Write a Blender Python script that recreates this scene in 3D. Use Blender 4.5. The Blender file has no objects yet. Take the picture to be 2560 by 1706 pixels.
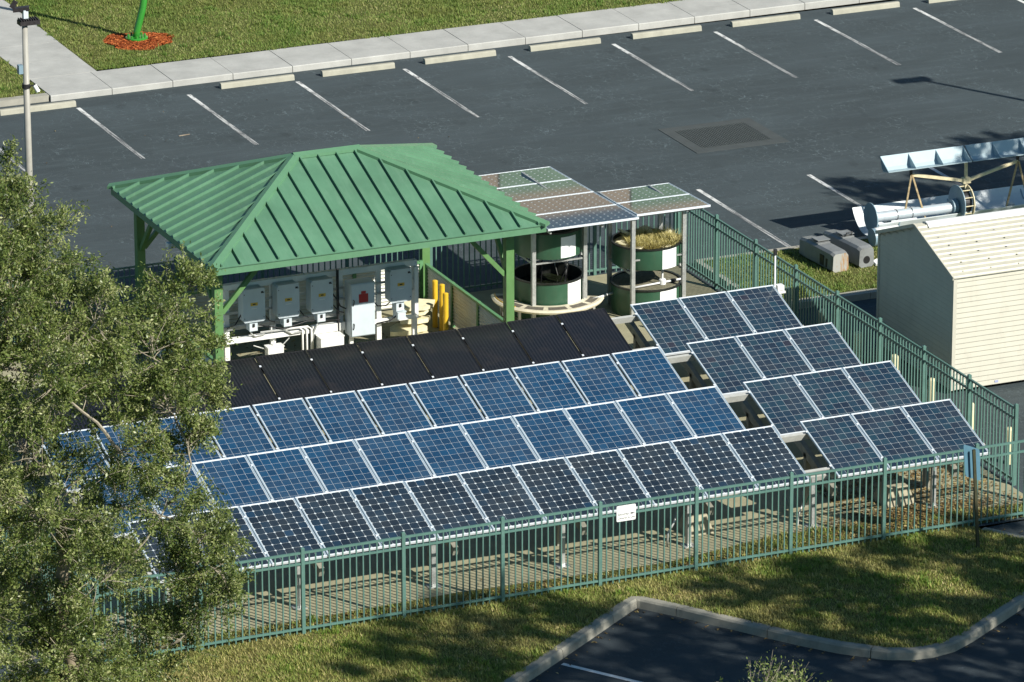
import bpy, math, random
import numpy as np
from mathutils import Vector, Matrix
random.seed(7); RNG = np.random.default_rng(11)
SC = bpy.context.scene; COL = SC.collection
R = math.radians
# ------------------------------------------------------------------ camera
YAW, PITCH, ROLL = R(23.4454), R(18.7069), R(-0.12195)
cam = bpy.data.objects.new('camera', bpy.data.cameras.new('camera')); COL.objects.link(cam)
fw = Vector((math.sin(YAW)*math.cos(PITCH), math.cos(YAW)*math.cos(PITCH), -math.sin(PITCH)))
r0 = Vector((math.cos(YAW), -math.sin(YAW), 0)); u0 = r0.cross(fw)
rv = r0*math.cos(ROLL)+u0*math.sin(ROLL); uv = -r0*math.sin(ROLL)+u0*math.cos(ROLL)
M = Matrix((rv, uv, -fw)).transposed().to_4x4(); M.translation = Vector((-38.5015, -114.2068, 34.9002))
cam.matrix_world = M
cam.data.sensor_width = 36; cam.data.lens = 36*13382.7/2560
cam.data.clip_start = 1; cam.data.clip_end = 2000
SC.camera = cam
# ------------------------------------------------------------------ light
SUN_EL = R(34.5); SUN_AZ = (0.485, -0.875)
sd = Vector((SUN_AZ[0]*math.cos(SUN_EL), SUN_AZ[1]*math.cos(SUN_EL), math.sin(SUN_EL))).normalized()
w = bpy.data.worlds.new('World'); SC.world = w; w.use_nodes = True
wn = w.node_tree; bg = wn.nodes['Background']
sky = wn.nodes.new('ShaderNodeTexSky'); sky.sky_type = 'NISHITA'; sky.sun_disc = False
sky.sun_elevation = SUN_EL; sky.sun_rotation = math.atan2(sd.x, sd.y)
tint = wn.nodes.new('ShaderNodeMix'); tint.data_type = 'RGBA'; tint.blend_type = 'MULTIPLY'; tint.inputs[0].default_value = 1; tint.inputs[7].default_value = (.68,.98,1.08,1)
wn.links.new(sky.outputs[0], tint.inputs[6]); wn.links.new(tint.outputs[2], bg.inputs[0]); bg.inputs[1].default_value = 0.057; sky.ozone_density = 1.8; sky.air_density = 1.0; sky.dust_density = .6
sl = bpy.data.lights.new('sun', 'SUN'); sl.energy = 5.0; sl.angle = R(0.55); sl.color = (1.0, 0.96, 0.87)
so = bpy.data.objects.new('sun', sl); COL.objects.link(so); so.rotation_euler = sd.to_track_quat('Z', 'Y').to_euler(); so.location = (20, -60, 40)
SC.view_settings.view_transform = 'Standard'; SC.view_settings.look = 'None'
SC.view_settings.exposure = 0.45; SC.view_settings.gamma = 1.0; SC.view_settings.use_curve_mapping = False
SC.render.engine = 'CYCLES'; SC.cycles.use_denoising = True
SC.cycles.max_bounces = 5; SC.cycles.transparent_max_bounces = 8; SC.cycles.caustics_reflective = False; SC.cycles.caustics_refractive = False
SC.cycles.sample_clamp_indirect = 6

# ------------------------------------------------------------------ helpers
class MB:
    def __init__(s): s.v = []; s.f = []
    def add(s, vs, fs):
        n = len(s.v); s.v += [tuple(v) for v in vs]; s.f += [tuple(i+n for i in f) for f in fs]; return s
    def box(s, x0, x1, y0, y1, z0, z1):
        return s.add([(x0,y0,z0),(x1,y0,z0),(x1,y1,z0),(x0,y1,z0),(x0,y0,z1),(x1,y0,z1),(x1,y1,z1),(x0,y1,z1)],
                     [(3,2,1,0),(4,5,6,7),(0,1,5,4),(1,2,6,5),(2,3,7,6),(3,0,4,7)])
    def bevbox(s, x0, x1, y0, y1, z0, z1, b):
        # vertical edges chamfered
        p = [(x0+b,y0),(x1-b,y0),(x1,y0+b),(x1,y1-b),(x1-b,y1),(x0+b,y1),(x0,y1-b),(x0,y0+b)]
        return s.prism(p, z0, z1)
    def prism(s, poly, z0, z1):
        n = len(poly)
        return s.add([(x,y,z0) for x,y in poly]+[(x,y,z1) for x,y in poly],
                     [tuple(range(n-1,-1,-1)), tuple(range(n,2*n))]+[(i,(i+1)%n,n+(i+1)%n,n+i) for i in range(n)])
    def extrude(s, prof, a, b):  # prof: list of 3d pts (closed), swept by vector b-a
        n = len(prof); d = Vector(b)-Vector(a)
        return s.add([Vector(p) for p in prof]+[Vector(p)+d for p in prof],
                     [tuple(range(n-1,-1,-1)), tuple(range(n,2*n))]+[(i,(i+1)%n,n+(i+1)%n,n+i) for i in range(n)])
    def beam(s, a, b, w, h, up=(0,0,1)):
        a = Vector(a); b = Vector(b); d = (b-a).normalized(); up = Vector(up)
        if abs(d.dot(up)) > .99: up = Vector((0,1,0))
        x = d.cross(up).normalized(); y = x.cross(d).normalized()
        c = [x*(-w/2)+y*(-h/2), x*(w/2)+y*(-h/2), x*(w/2)+y*(h/2), x*(-w/2)+y*(h/2)]
        return s.add([a+k for k in c]+[b+k for k in c], [(3,2,1,0),(4,5,6,7),(0,1,5,4),(1,2,6,5),(2,3,7,6),(3,0,4,7)])
    def tube(s, pts, rad, n=8, cap=True):
        pts = [Vector(p) for p in pts]; rad = rad if hasattr(rad,'__len__') else [rad]*len(pts)
        base = len(s.v); N = None
        for i, p in enumerate(pts):
            d = (pts[min(i+1,len(pts)-1)]-pts[max(i-1,0)]).normalized()
            if N is None:
                N = d.orthogonal().normalized()
            else:
                N = (N-d*N.dot(d)); N = N.normalized() if N.length > 1e-6 else d.orthogonal().normalized()
            B = d.cross(N)
            for k in range(n):
                t = 2*math.pi*k/n; s.v.append(tuple(p+(N*math.cos(t)+B*math.sin(t))*rad[i]))
        for i in range(len(pts)-1):
            for k in range(n):
                a = base+i*n+k; b = base+i*n+(k+1)%n
                s.f.append((a,b,b+n,a+n))
        if cap:
            s.f.append(tuple(base+k for k in range(n-1,-1,-1))); m = base+(len(pts)-1)*n; s.f.append(tuple(m+k for k in range(n)))
        return s
    def lathe(s, c, prof, n=32, a0=0, a1=2*math.pi, axis='z'):
        full = abs(a1-a0-2*math.pi) < 1e-6; m = n if full else n+1; base = len(s.v)
        for r, z in prof:
            for k in range(m):
                t = a0+(a1-a0)*k/n
                if axis == 'z': s.v.append((c[0]+r*math.cos(t), c[1]+r*math.sin(t), c[2]+z))
                else: s.v.append((c[0]+z, c[1]+r*math.cos(t), c[2]+r*math.sin(t)))
        for i in range(len(prof)-1):
            for k in range(n):
                k2 = (k+1)%m
                s.f.append((base+i*m+k, base+i*m+k2, base+(i+1)*m+k2, base+(i+1)*m+k))
        return s
    def mesh(s, name, mat, off=(0,0,0), smooth=False):
        me = bpy.data.meshes.new(name); o = Vector(off)
        me.from_pydata([tuple(Vector(v)-o) for v in s.v], [], s.f)
        if mat: me.materials.append(mat)
        if smooth: me.polygons.foreach_set('use_smooth', [True]*len(me.polygons))
        me.update(); return me
    def build(s, name, mat, parent=None, origin=None, smooth=False):
        off = gloc(parent) if parent else (Vector(origin) if origin is not None else Vector((0,0,0)))
        ob = bpy.data.objects.new(name, s.mesh(name, mat, off, smooth)); COL.objects.link(ob)
        if parent: ob.parent = parent
        else: ob.location = off
        return ob
def gloc(o):
    l = Vector((0,0,0))
    while o: l += Vector(o.location); o = o.parent
    return l
def tag(o, label=None, cat=None, group=None, kind=None):
    for k, v in (('label',label),('category',cat),('group',group),('kind',kind)):
        if v: o[k] = v
    return o
def empty(name, loc, label=None, cat=None, group=None, kind=None):
    e = bpy.data.objects.new(name, None); COL.objects.link(e); e.location = loc; e.empty_display_size = .1
    return tag(e, label, cat, group, kind)
def place(name, me, parent, loc, rot=(0,0,0)):
    o = bpy.data.objects.new(name, me); COL.objects.link(o); o.parent = parent; o.location = loc
    if any(rot): o.rotation_euler = rot
    return o
def np_mesh(name, V, F, mat, rnd=None):
    V = np.asarray(V, np.float32); F = np.asarray(F, np.int32); k = F.shape[1]
    me = bpy.data.meshes.new(name); me.vertices.add(len(V)); me.vertices.foreach_set('co', V.ravel())
    me.loops.add(F.size); me.loops.foreach_set('vertex_index', F.ravel())
    me.polygons.add(len(F)); me.polygons.foreach_set('loop_start', np.arange(0, F.size, k, dtype=np.int32)); me.polygons.foreach_set('loop_total', np.full(len(F), k, np.int32))
    if rnd is not None:
        a = me.attributes.new('rnd', 'FLOAT', 'POINT'); a.data.foreach_set('value', np.asarray(rnd, np.float32))
    me.materials.append(mat); me.update(calc_edges=True); return me
ORD = ['first','second','third','fourth','fifth','sixth','seventh','eighth','ninth','tenth','eleventh','twelfth','thirteenth','fourteenth']

# ------------------------------------------------------------------ materials
class NT:
    def __init__(s, name):
        s.m = bpy.data.materials.new(name); s.m.use_nodes = True; s.t = s.m.node_tree; s.b = s.t.nodes['Principled BSDF']; s.out = s.t.nodes['Material Output']
        s.pos = None
    def n(s, typ, **kw):
        x = s.t.nodes.new(typ)
        for k, v in kw.items():
            if k.startswith('i_'): x.inputs[k[2:].replace('_',' ')].default_value = v
            else: setattr(x, k, v)
        return x
    def l(s, a, b): s.t.links.new(a, b)
    def P(s, scale=(1,1,1), rot=0):
        if s.pos is None: s.pos = s.n('ShaderNodeTexCoord')
        mp = s.n('ShaderNodeMapping'); mp.inputs['Scale'].default_value = scale; mp.inputs['Rotation'].default_value = (0,0,rot); s.l(s.pos.outputs['Object'], mp.inputs[0]); return mp.outputs[0]
    def W(s, scale=(1,1,1), rot=0):
        g = s.n('ShaderNodeNewGeometry'); mp = s.n('ShaderNodeMapping'); mp.inputs['Scale'].default_value = scale; mp.inputs['Rotation'].default_value = (0,0,rot); s.l(g.outputs['Position'], mp.inputs[0]); return mp.outputs[0]
    def noise(s, vec, sc, det=4, rough=.6, dist=0):
        x = s.n('ShaderNodeTexNoise'); x.inputs['Scale'].default_value = sc; x.inputs['Detail'].default_value = det; x.inputs['Roughness'].default_value = rough; x.inputs['Distortion'].default_value = dist
        s.l(vec, x.inputs['Vector']); return x.outputs['Fac']
    def ramp(s, fac, *stops):
        x = s.n('ShaderNodeValToRGB'); e = x.color_ramp.elements
        while len(e) < len(stops): e.new(.5)
        for el, (p, c) in zip(e, stops):
            el.position = p; el.color = (c[0],c[1],c[2],1) if hasattr(c,'__len__') else (c,c,c,1)
        s.l(fac, x.inputs[0]); return x.outputs[0]
    def mix(s, fac, a, b, mode='MIX'):
        x = s.n('ShaderNodeMix', data_type='RGBA', blend_type=mode)
        for sock, v in ((x.inputs[0],fac),(x.inputs[6],a),(x.inputs[7],b)):
            if hasattr(v,'is_linked') or hasattr(v,'links'): s.l(v, sock)
            else: sock.default_value = v if not hasattr(v,'__len__') else (v[0],v[1],v[2],1)
        return x.outputs[2]
    def col(s, c): s.l(c, s.b.inputs['Base Color'])
    def bump(s, h, strength=.3, dist=.01):
        x = s.n('ShaderNodeBump'); x.inputs['Strength'].default_value = strength; x.inputs['Distance'].default_value = dist; s.l(h, x.inputs['Height']); s.l(x.outputs[0], s.b.inputs['Normal'])
    def set(s, **kw):
        for k, v in kw.items(): s.b.inputs[k.replace('_',' ')].default_value = v
        return s
def lin(*c): return tuple(((x/255)/12.92 if x/255 <= .04045 else ((x/255+.055)/1.055)**2.4) for x in c)
def plain(name, c, rough=.5, metal=0, var=.12, sc=6, bump=0, dirt=0, coat=0):
    """painted or bare surface with cloudy tone variation, a little dirt and roughness breakup"""
    t = NT(name); t.set(Roughness=rough, Metallic=metal)
    n1 = t.noise(t.W(), sc, 5); lo = tuple(x*(1-var) for x in c); hi = tuple(min(1, x*(1+var)) for x in c)
    cc = t.ramp(n1, (.3, lo), (.7, hi))
    if dirt:
        n2 = t.noise(t.W((1,1,.35)), sc*2.3, 6, .7)
        cc = t.mix(t.ramp(n2, (.52,0),(.75,dirt)), cc, (.11,.085,.055))
    t.col(cc)
    n3 = t.noise(t.W(), sc*4, 3); t.l(t.ramp(n3, (.3, max(0,rough-.1)), (.7, min(1,rough+.1))), t.b.inputs['Roughness'])
    if bump: t.bump(t.noise(t.W(), sc*12, 3), bump, .004)
    if coat: t.set(Coat_Weight=coat, Coat_Roughness=.08)
    return t.m
MT = {}
# asphalt: sealed, with hairline pale cracks and dusty clouds
def asphalt(name, base, crack=.5, dust=.5, worn=False):
    t = NT(name); v = t.W(); vw = t.W((1,.62,1), R(4))
    big = t.noise(t.W((.5,.9,1)), .55, 5, .62); fine = t.noise(v, 60, 3, .7); mid = t.noise(vw, 4.5, 6, .75)
    c = t.ramp(big, (.28, tuple(x*.78 for x in base)), (.5, base), (.74, tuple(x*1.35 for x in base)))
    c = t.mix(t.ramp(fine, (.35,0),(.75,.55)), c, tuple(x*2.1 for x in base))
    # crack net
    wv = t.n('ShaderNodeVectorMath', operation='ADD'); nz = t.n('ShaderNodeTexNoise'); nz.inputs['Scale'].default_value = 5; t.l(v, nz.inputs['Vector'])
    ms = t.n('ShaderNodeVectorMath', operation='SCALE'); ms.inputs['Scale'].default_value = .28; t.l(nz.outputs['Color'], ms.inputs[0]); t.l(vw, wv.inputs[0]); t.l(ms.outputs[0], wv.inputs[1])
    vo = t.n('ShaderNodeTexVoronoi', feature='DISTANCE_TO_EDGE'); vo.inputs['Scale'].default_value = 4.6; t.l(wv.outputs[0], vo.inputs['Vector'])
    ck = t.ramp(vo.outputs['Distance'], (.0,1),(.035,0)); gate = t.ramp(t.noise(v, .8, 4, .6), (.42,0),(.62,crack))
    g2 = t.mix(1.0, ck, gate, 'MULTIPLY'); g3 = t.mix(1.0, g2, t.ramp(mid, (.4,.1),(.62,1)), 'MULTIPLY')
    c = t.mix(g3, c, tuple(x*4.0+.02 for x in base))
    st = t.ramp(t.noise(t.W((.25,1.6,1), R(-6)), 2.2, 6, .7), (.5,0),(.8,dust*.5))
    c = t.mix(st, c, (base[0]*2.4+.01, base[1]*2.4+.012, base[2]*2.4+.014))
    if worn:
        hz = t.ramp(t.noise(t.W((.12,.5,1), R(-8)), 1.3, 5, .6), (.45,0),(.7,.45)); c = t.mix(hz, c, (base[0]*1.75,base[1]*1.75,base[2]*1.8))
        oil = t.ramp(t.noise(t.W((.9,.55,1)), 1.7, 4, .55), (.62,0),(.74,.5)); c = t.mix(oil, c, (base[0]*.55,base[1]*.55,base[2]*.55))
        wet = t.ramp(t.noise(v, 9, 6, .8), (.55,0),(.72,.35)); c = t.mix(wet, c, (base[0]*1.6,base[1]*1.6,base[2]*1.6))
    t.col(c); t.set(Roughness=.82); t.b.inputs['Specular IOR Level'].default_value = .35
    t.bump(fine, .5, .006); return t.m
MT['asphalt'] = asphalt('asphalt', (.0375,.0490,.0530), 1.0, .9, True)
MT['asphalt_dark'] = asphalt('asphalt_dark', (.026,.034,.039), .3, .5)
def concrete(name, c, stain=.5, sc=1.0):
    t = NT(name); v = t.W()
    a = t.noise(v, 1.6*sc, 6, .65); f = t.noise(v, 45*sc, 4, .7)
    cc = t.ramp(a, (.3, tuple(x*.82 for x in c)), (.7, tuple(min(1,x*1.1) for x in c)))
    cc = t.mix(t.ramp(f, (.4,0),(.8,.35)), cc, tuple(x*.55 for x in c))
    s2 = t.noise(t.W((.3,1.2,1)), 1.1*sc, 6, .72); cc = t.mix(t.ramp(s2, (.55,0),(.8,stain)), cc, tuple(x*.5 for x in c))
    t.col(cc); t.set(Roughness=.85); t.bump(f, .4, .004); return t.m
MT['concrete'] = concrete('concrete_walk', (.45,.445,.415), .35)
MT['kerb'] = concrete('concrete_kerb', (.36,.345,.29), .8, 2)
MT['kerb_old'] = concrete('concrete_kerb_old', (.30,.285,.235), .9, 2.5)
MT['stop'] = concrete('concrete_stop', (.40,.385,.31), .5, 2)
MT['slab'] = concrete('concrete_yard', (.36,.335,.215), .7, 1.3)
MT['block'] = concrete('concrete_block', (.42,.38,.27), .4, 3)
def soil(name, c1, c2, c3):
    t = NT(name); v = t.W()
    a = t.noise(v, .9, 6, .7); b = t.noise(v, 14, 5, .75)
    cc = t.ramp(a, (.3,c1),(.52,c2),(.72,c3)); cc = t.mix(t.ramp(b,(.35,0),(.75,.8)), cc, tuple(x*.45 for x in c1)); t.col(cc); t.set(Roughness=.95)
    t.b.inputs['Specular IOR Level'].default_value = .1
    t.bump(b, .8, .03); return t.m
MT['lawn'] = soil('lawn_soil', (.085,.12,.03),(.13,.14,.045),(.21,.175,.08))
MT['lawn_front'] = soil('lawn_front_soil', (.10,.125,.03),(.17,.155,.055),(.27,.205,.10))
MT['earth'] = soil('earth', (.10,.11,.04),(.12,.12,.05),(.15,.12,.06))
def attr_ramp(name, stops, rough=.6, trans=0, bigmix=None, spec=.3):
    t = NT(name); a = t.n('ShaderNodeAttribute', attribute_name='rnd')
    c = t.ramp(a.outputs['Fac'], *stops)
    if bigmix:
        g = t.ramp(t.noise(t.W(), bigmix[0], 5, .65), (.42,0),(.62,bigmix[2])); c = t.mix(g, c, bigmix[1])
    t.col(c); t.set(Roughness=rough); t.b.inputs['Specular IOR Level'].default_value = spec
    if trans:
        tr = t.n('ShaderNodeBsdfTranslucent'); t.l(c, tr.inputs[0]); mx = t.n('ShaderNodeMixShader'); mx.inputs[0].default_value = trans
        t.l(t.b.outputs[0], mx.inputs[1]); t.l(tr.outputs[0], mx.inputs[2]); t.l(mx.outputs[0], t.out.inputs[0])
    return t.m
MT['grass'] = attr_ramp('grass_blade', ((0,(.095,.19,.03)),(.35,(.175,.27,.05)),(.7,(.30,.33,.095)),(1,(.49,.45,.22))), .6, .25, (.8,(.26,.24,.075),.45))
MT['grass_front'] = attr_ramp('grass_blade_front', ((0,(.11,.21,.025)),(.35,(.215,.30,.05)),(.7,(.40,.375,.115)),(1,(.60,.51,.26))), .6, .25, (.55,(.42,.33,.14),.6))
MT['litter'] = attr_ramp('dry_leaf', ((0,(.08,.05,.02)),(.4,(.19,.12,.045)),(.75,(.33,.23,.085)),(1,(.50,.40,.18))), .7, .1)
MT['mulch'] = attr_ramp('mulch_chip', ((0,(.16,.03,.008)),(.5,(.38,.085,.02)),(1,(.55,.18,.05))), .85)
MT['leaf'] = attr_ramp('oak_leaf', ((0,(.05,.085,.018)),(.4,(.15,.205,.048)),(.75,(.285,.33,.10)),(1,(.52,.53,.26))), .42, .38, None, .5)
MT['bark'] = plain('oak_bark', (.30,.245,.17), .9, 0, .35, 9, .6)
MT['twig'] = plain('oak_twig', (.31,.27,.20), .85, 0, .35, 12)
# paint line: worn to streaks away from the kerb
t = NT('line_paint'); st = t.noise(t.W((34,.55,1)), 1.0, 3, .6); fn = t.noise(t.W(), 40, 4, .7); pt = t.noise(t.W((6,1.6,1)), 2.0, 4, .7)
co = t.n('ShaderNodeTexCoord'); sx = t.n('ShaderNodeSeparateXYZ'); t.l(co.outputs['Generated'], sx.inputs[0])
wr = t.n('ShaderNodeMapRange'); t.l(sx.outputs['Y'], wr.inputs[0]); wr.inputs[1].default_value = .62; wr.inputs[2].default_value = .86; wr.inputs[3].default_value = 0; wr.inputs[4].default_value = 1
kp = t.mix(wr.outputs[0], t.ramp(st, (.44,.06),(.58,.75)), (1,1,1)); kp = t.mix(1.0, kp, t.ramp(pt, (.36,.15),(.52,1)), 'MULTIPLY')
pc = t.mix(t.ramp(fn,(.4,0),(.8,.5)), (.74,.74,.71), (.42,.42,.41)); t.col(t.mix(kp, (.07,.076,.082), pc)); t.set(Roughness=.8); MT['line'] = t.m
MT['line_new'] = plain('line_paint_fresh', (.66,.67,.66), .75, 0, .2, 12)
MT['fence'] = plain('fence_green_paint', (.095,.19,.16), .42, 0, .1, 5, 0, .12)
t = NT('roof_green_metal'); c0 = (.098,.218,.132); n1 = t.noise(t.W(), .9, 5, .6); c = t.ramp(n1, (.3,tuple(x*.86 for x in c0)),(.7,tuple(x*1.14 for x in c0)))
st = t.noise(t.W((5,.7,.7)), 1.6, 5, .7); c = t.mix(t.ramp(st,(.5,0),(.8,.35)), c, (.20,.33,.23)); sp_ = t.noise(t.W(), 7, 6, .75); c = t.mix(t.ramp(sp_,(.6,0),(.78,.4)), c, (.06,.12,.07)); t.col(c)
t.l(t.ramp(t.noise(t.W(), 2.2, 4), (.3,.3),(.7,.52)), t.b.inputs['Roughness']); t.bump(t.noise(t.W(), 1.7, 2, .4), .25, .02); MT['roof'] = t.m
MT['roof_trim'] = plain('roof_green_trim', (.105,.232,.13), .42, 0, .06, 3, 0, .05)
MT['pav_post'] = plain('pavilion_post_green', (.105,.225,.075), .5, 0, .1, 4, 0, .1)
MT['rail_green'] = plain('rail_green', (.11,.27,.12), .5, 0, .1, 4, 0, .15)
MT['corr'] = plain('corrugated_white_metal', (.60,.61,.54), .45, .0, .08, 3, 0, .25)
MT['galv'] = plain('galvanised_steel', (.52,.53,.51), .42, .55, .15, 8, 0, .15)
MT['alu'] = plain('panel_aluminium', (.74,.78,.82), .42, .15, .06, 6, 0, .06)
MT['alu_side_dimmed'] = plain('panel_aluminium_dimmed', (.42,.52,.60), .38, .3, .08, 6, 0, .06)  # same aluminium, coloured dimmer and bluer to imitate its brushed reflection
MT['alu_black'] = plain('panel_frame_black', (.022,.022,.025), .4, .3, .2, 6)
MT['purlin'] = plain('purlin_steel', (.50,.50,.46), .5, .2, .1, 6, 0, .2)
MT['backsheet'] = plain('panel_backsheet', (.58,.63,.65), .35, 0, .05, 4)
MT['white'] = plain('white_paint', (.80,.80,.77), .45, 0, .04, 3, 0, .08)
MT['white_pvc'] = plain('white_pipe', (.78,.78,.76), .4, 0, .05, 5, 0, .12)
MT['greybox'] = plain('grey_enclosure', (.56,.63,.67), .45, 0, .05, 3, 0, .06)
MT['dark'] = plain('dark_steel', (.03,.03,.032), .5, .3, .25, 8)
MT['black'] = plain('black_plastic', (.012,.012,.013), .5, 0, .3, 8)
MT['yellow'] = plain('yellow_pipe', (.72,.45,.03), .4, 0, .08, 5, 0, .15)
MT['label_yellow'] = plain('yellow_label', (.65,.42,.05), .5, 0, .05)
MT['red'] = plain('red_notice', (.42,.03,.03), .5, 0, .08)
MT['foam'] = plain('cream_foam', (.76,.70,.47), .8, 0, .15, 6, .3, .25)
MT['tank'] = plain('tank_green', (.035,.10,.058), .38, 0, .12, 2, 0, .15)
MT['tank_in'] = plain('tank_liner', (.015,.017,.014), .45, 0, .3, 5)
MT['poster'] = plain('tank_poster', (.84,.85,.85), .5, 0, .03, 3)
MT['gravel'] = soil('tank_gravel', (.20,.19,.13),(.30,.28,.20),(.40,.37,.26))
MT['bench'] = plain('bench_cream', (.68,.62,.47), .6, 0, .12, 5, 0, .35)
MT['grip'] = plain('bench_grip', (.13,.115,.09), .9, 0, .3, 20, .4)
MT['cream'] = plain('shed_cream', (.52,.495,.41), .6, 0, .05, 2, 0, .14)
MT['cream_roof'] = plain('shed_roof_cream', (.47,.45,.365), .5, 0, .08, 2, 0, .18)
MT['ridge'] = plain('shed_ridge_white', (.78,.78,.76), .4, .1, .05, 3, 0, .1)
MT['bollard'] = plain('bollard_cream', (.72,.66,.42), .5, 0, .08, 5, 0, .15)
MT['lamp_pole'] = plain('lamp_pole_beige', (.34,.325,.285), .55, 0, .08, 4, 0, .1)
MT['lamp_head'] = plain('lamp_head_bronze', (.035,.03,.032), .45, .2, .2, 6)
MT['sculpt'] = plain('sculpture_green', (.035,.24,.03), .3, 0, .08, 3, 0, .0, .4)
MT['trough'] = plain('trough_paint', (.36,.46,.50), .45, 0, .06, 3, 0, .08)
MT['trough_blue'] = plain('trough_blue_grey', (.20,.29,.35), .45, 0, .1, 3, 0, .15)
MT['pipe_grey'] = plain('pipe_grey_paint', (.50,.56,.60), .35, .2, .08, 4, 0, .12)
MT['rusty'] = plain('rusty_strut', (.42,.32,.18), .7, .1, .4, 14, .2, .7)
MT['strut'] = plain('cream_strut', (.66,.58,.38), .6, 0, .15, 8, 0, .3)
MT['signback'] = plain('sign_back_sky_shade', (.075,.17,.23), .5, .0, .06, 4)  # shade and sky reflection on the sign back are put into this colour
MT['signpost'] = plain('sign_post_dark', (.045,.045,.02), .6, .1, .25, 8)
MT['wood'] = plain('weathered_wood', (.30,.24,.17), .85, 0, .3, 10, .4)
MT['brickwall'] = plain('tan_render_wall', (.46,.35,.26), .8, 0, .1, .4)
MT['winglass'] = plain('window_green_glass', (.22,.36,.24), .15, 0, .1, .3)
MT['rackdark'] = plain('rack_steel_weathered', (.30,.29,.24), .6, .2, .2, 6, 0, .2)
# housing metal with rust on the lower end
t = NT('rust_grey'); nn = t.noise(t.W((6,6,1.2)), 1.6, 6, .7); c = t.ramp(nn, (.46,(.36,.36,.33)),(.58,(.36,.19,.07)),(.75,(.22,.08,.02))); t.col(c); t.set(Roughness=.6); MT['rust_grey'] = t.m
MT['nacelle'] = plain('housing_grey_paint', (.22,.23,.23), .5, .1, .15, 4, 0, .3)
# cells; mono and poly base colours lifted to imitate sky sheen
def cellmat(name, stops, coat_r=.06, lines=0):
    t = NT(name); oi = t.n('ShaderNodeObjectInfo'); c = t.ramp(oi.outputs['Random'], *stops)
    gr = t.noise(t.W((60,12,12)), 2.0, 3, .7); c = t.mix(t.ramp(gr,(.35,0),(.75,.35)), c, tuple(x*.6 for x in stops[0][1]))
    du = t.noise(t.W((1,1,1)), 1.3, 6, .7); c = t.mix(t.ramp(du,(.42,.0),(.75,.16)), c, (.16,.17,.16))
    t.col(c); t.set(Roughness=.35, Coat_Weight=1.0, Coat_Roughness=coat_r); t.b.inputs['Coat IOR'].default_value = 1.45; return t.m
MT['cell_mono'] = cellmat('cell_black', ((0,(.012,.020,.030)),(.6,(.016,.028,.043)),(.9,(.017,.034,.054)),(.97,(.014,.034,.060)),(1,(.013,.045,.092))))
MT['cell_blue'] = cellmat('cell_blue', ((0,(.008,.038,.088)),(.5,(.010,.050,.112)),(1,(.013,.064,.138))))
MT['cell_poly'] = cellmat('cell_slate_blue', ((0,(.015,.025,.042)),(.35,(.014,.031,.054)),(.7,(.014,.039,.064)),(.94,(.017,.050,.072)),(1,(.028,.026,.038))))
MT['cell_canopy'] = cellmat('cell_canopy', ((0,(.012,.016,.022)),(1,(.016,.022,.030))), .03); MT['cell_canopy'].node_tree.nodes['Principled BSDF'].inputs['Coat IOR'].default_value = 1.75
t = NT('thin_film_black'); wv = t.n('ShaderNodeTexWave', wave_type='BANDS', bands_direction='X'); wv.inputs['Scale'].default_value = 4.6; wv.inputs['Distortion'].default_value = .15; t.l(t.P(), wv.inputs['Vector'])
c = t.ramp(wv.outputs['Fac'], (.3,(.006,.0065,.008)),(.6,(.010,.011,.013)),(.9,(.019,.019,.021))); ds = t.noise(t.W(), 2.2, 6, .7)
c = t.mix(t.ramp(ds,(.5,0),(.8,.45)), c, (.045,.035,.03)); t.col(c); t.set(Roughness=.4, Coat_Weight=.55, Coat_Roughness=.18); MT['film'] = t.m

# ------------------------------------------------------------------ ground and paving
def sheet(name, poly, z, mat, label=None, sub=False):
    m = MB(); zs = z if callable(z) else (lambda x, y: z)
    m.add([(x,y,zs(x,y)) for x,y in poly], [tuple(range(len(poly)))])
    o = m.build(name, mat); tag(o, label, None, None, 'structure'); return o
sheet('ground', [(-900,-900),(900,-900),(900,900),(-900,900)], -.32, MT['earth'])
# back car park and service yard, z = 0
sheet('asphalt_lot', [(-70,-19.95),(-70,.84),(90,.84),(90,-32.9),(7.0,-32.9),(6.02,-32.9),(-13,-32.9),(-13,-19.95)], 0.0, MT['asphalt'])
# front lot, lower
m = MB()
gx = [-60,-20,-8,-2,2,4.5,5.5,6.6,8,12,30,60]; gy = [-110,-70,-50,-44,-40,-38,-36.5,-35,-34,-33.4,-32.95]
def fz(x, y):
    a = min(1,max(0,(x-4.3)/2.2)); b = min(1,max(0,(y+37)/4)); return -.14*(1-a*b)-.006
for y in gy:
    for x in gx: m.v.append((x,y,fz(x,y)))
for j in range(len(gy)-1):
    for i in range(len(gx)-1):
        a = j*len(gx)+i; m.f.append((a,a+1,a+1+len(gx),a+len(gx)))
tag(m.build('front_lot', MT['asphalt_dark']), kind='structure')
# lawns
sheet('back_lawn', [(-60,1.0),(-.46,1.0),(-.46,60),(-60,60)], .145, MT['lawn'])
sheet('side_lawn', [(1.28,2.42),(90,2.95),(90,60),(1.34,60)], .145, MT['lawn'])
ISL = [(-60,-32.8),(-60,-60),(-20,-47.5),(-4.9,-36.33),(-4.17,-35.79),(-2.74,-34.71),(-1.42,-33.70),(-1.21,-33.58),(-1.05,-33.66),(-.6,-34.28),(.06,-35.3),(.79,-36.42),(1.25,-37.02),(1.83,-37.58),(2.2,-37.75),(2.53,-37.78),(2.95,-37.70),(3.43,-37.43),(5.27,-36.21),(6.4,-35.35),(6.85,-34.75),(6.75,-34.15),(6.45,-33.6),(6.10,-33.08),(5.95,-32.8)]
sheet('front_lawn', ISL, .012, MT['lawn_front'])
sheet('strip_lawn', [(8.15,-16.78),(8.05,-19.9),(20,-20.1),(20,-16.95)], .135, MT['lawn'])
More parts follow.
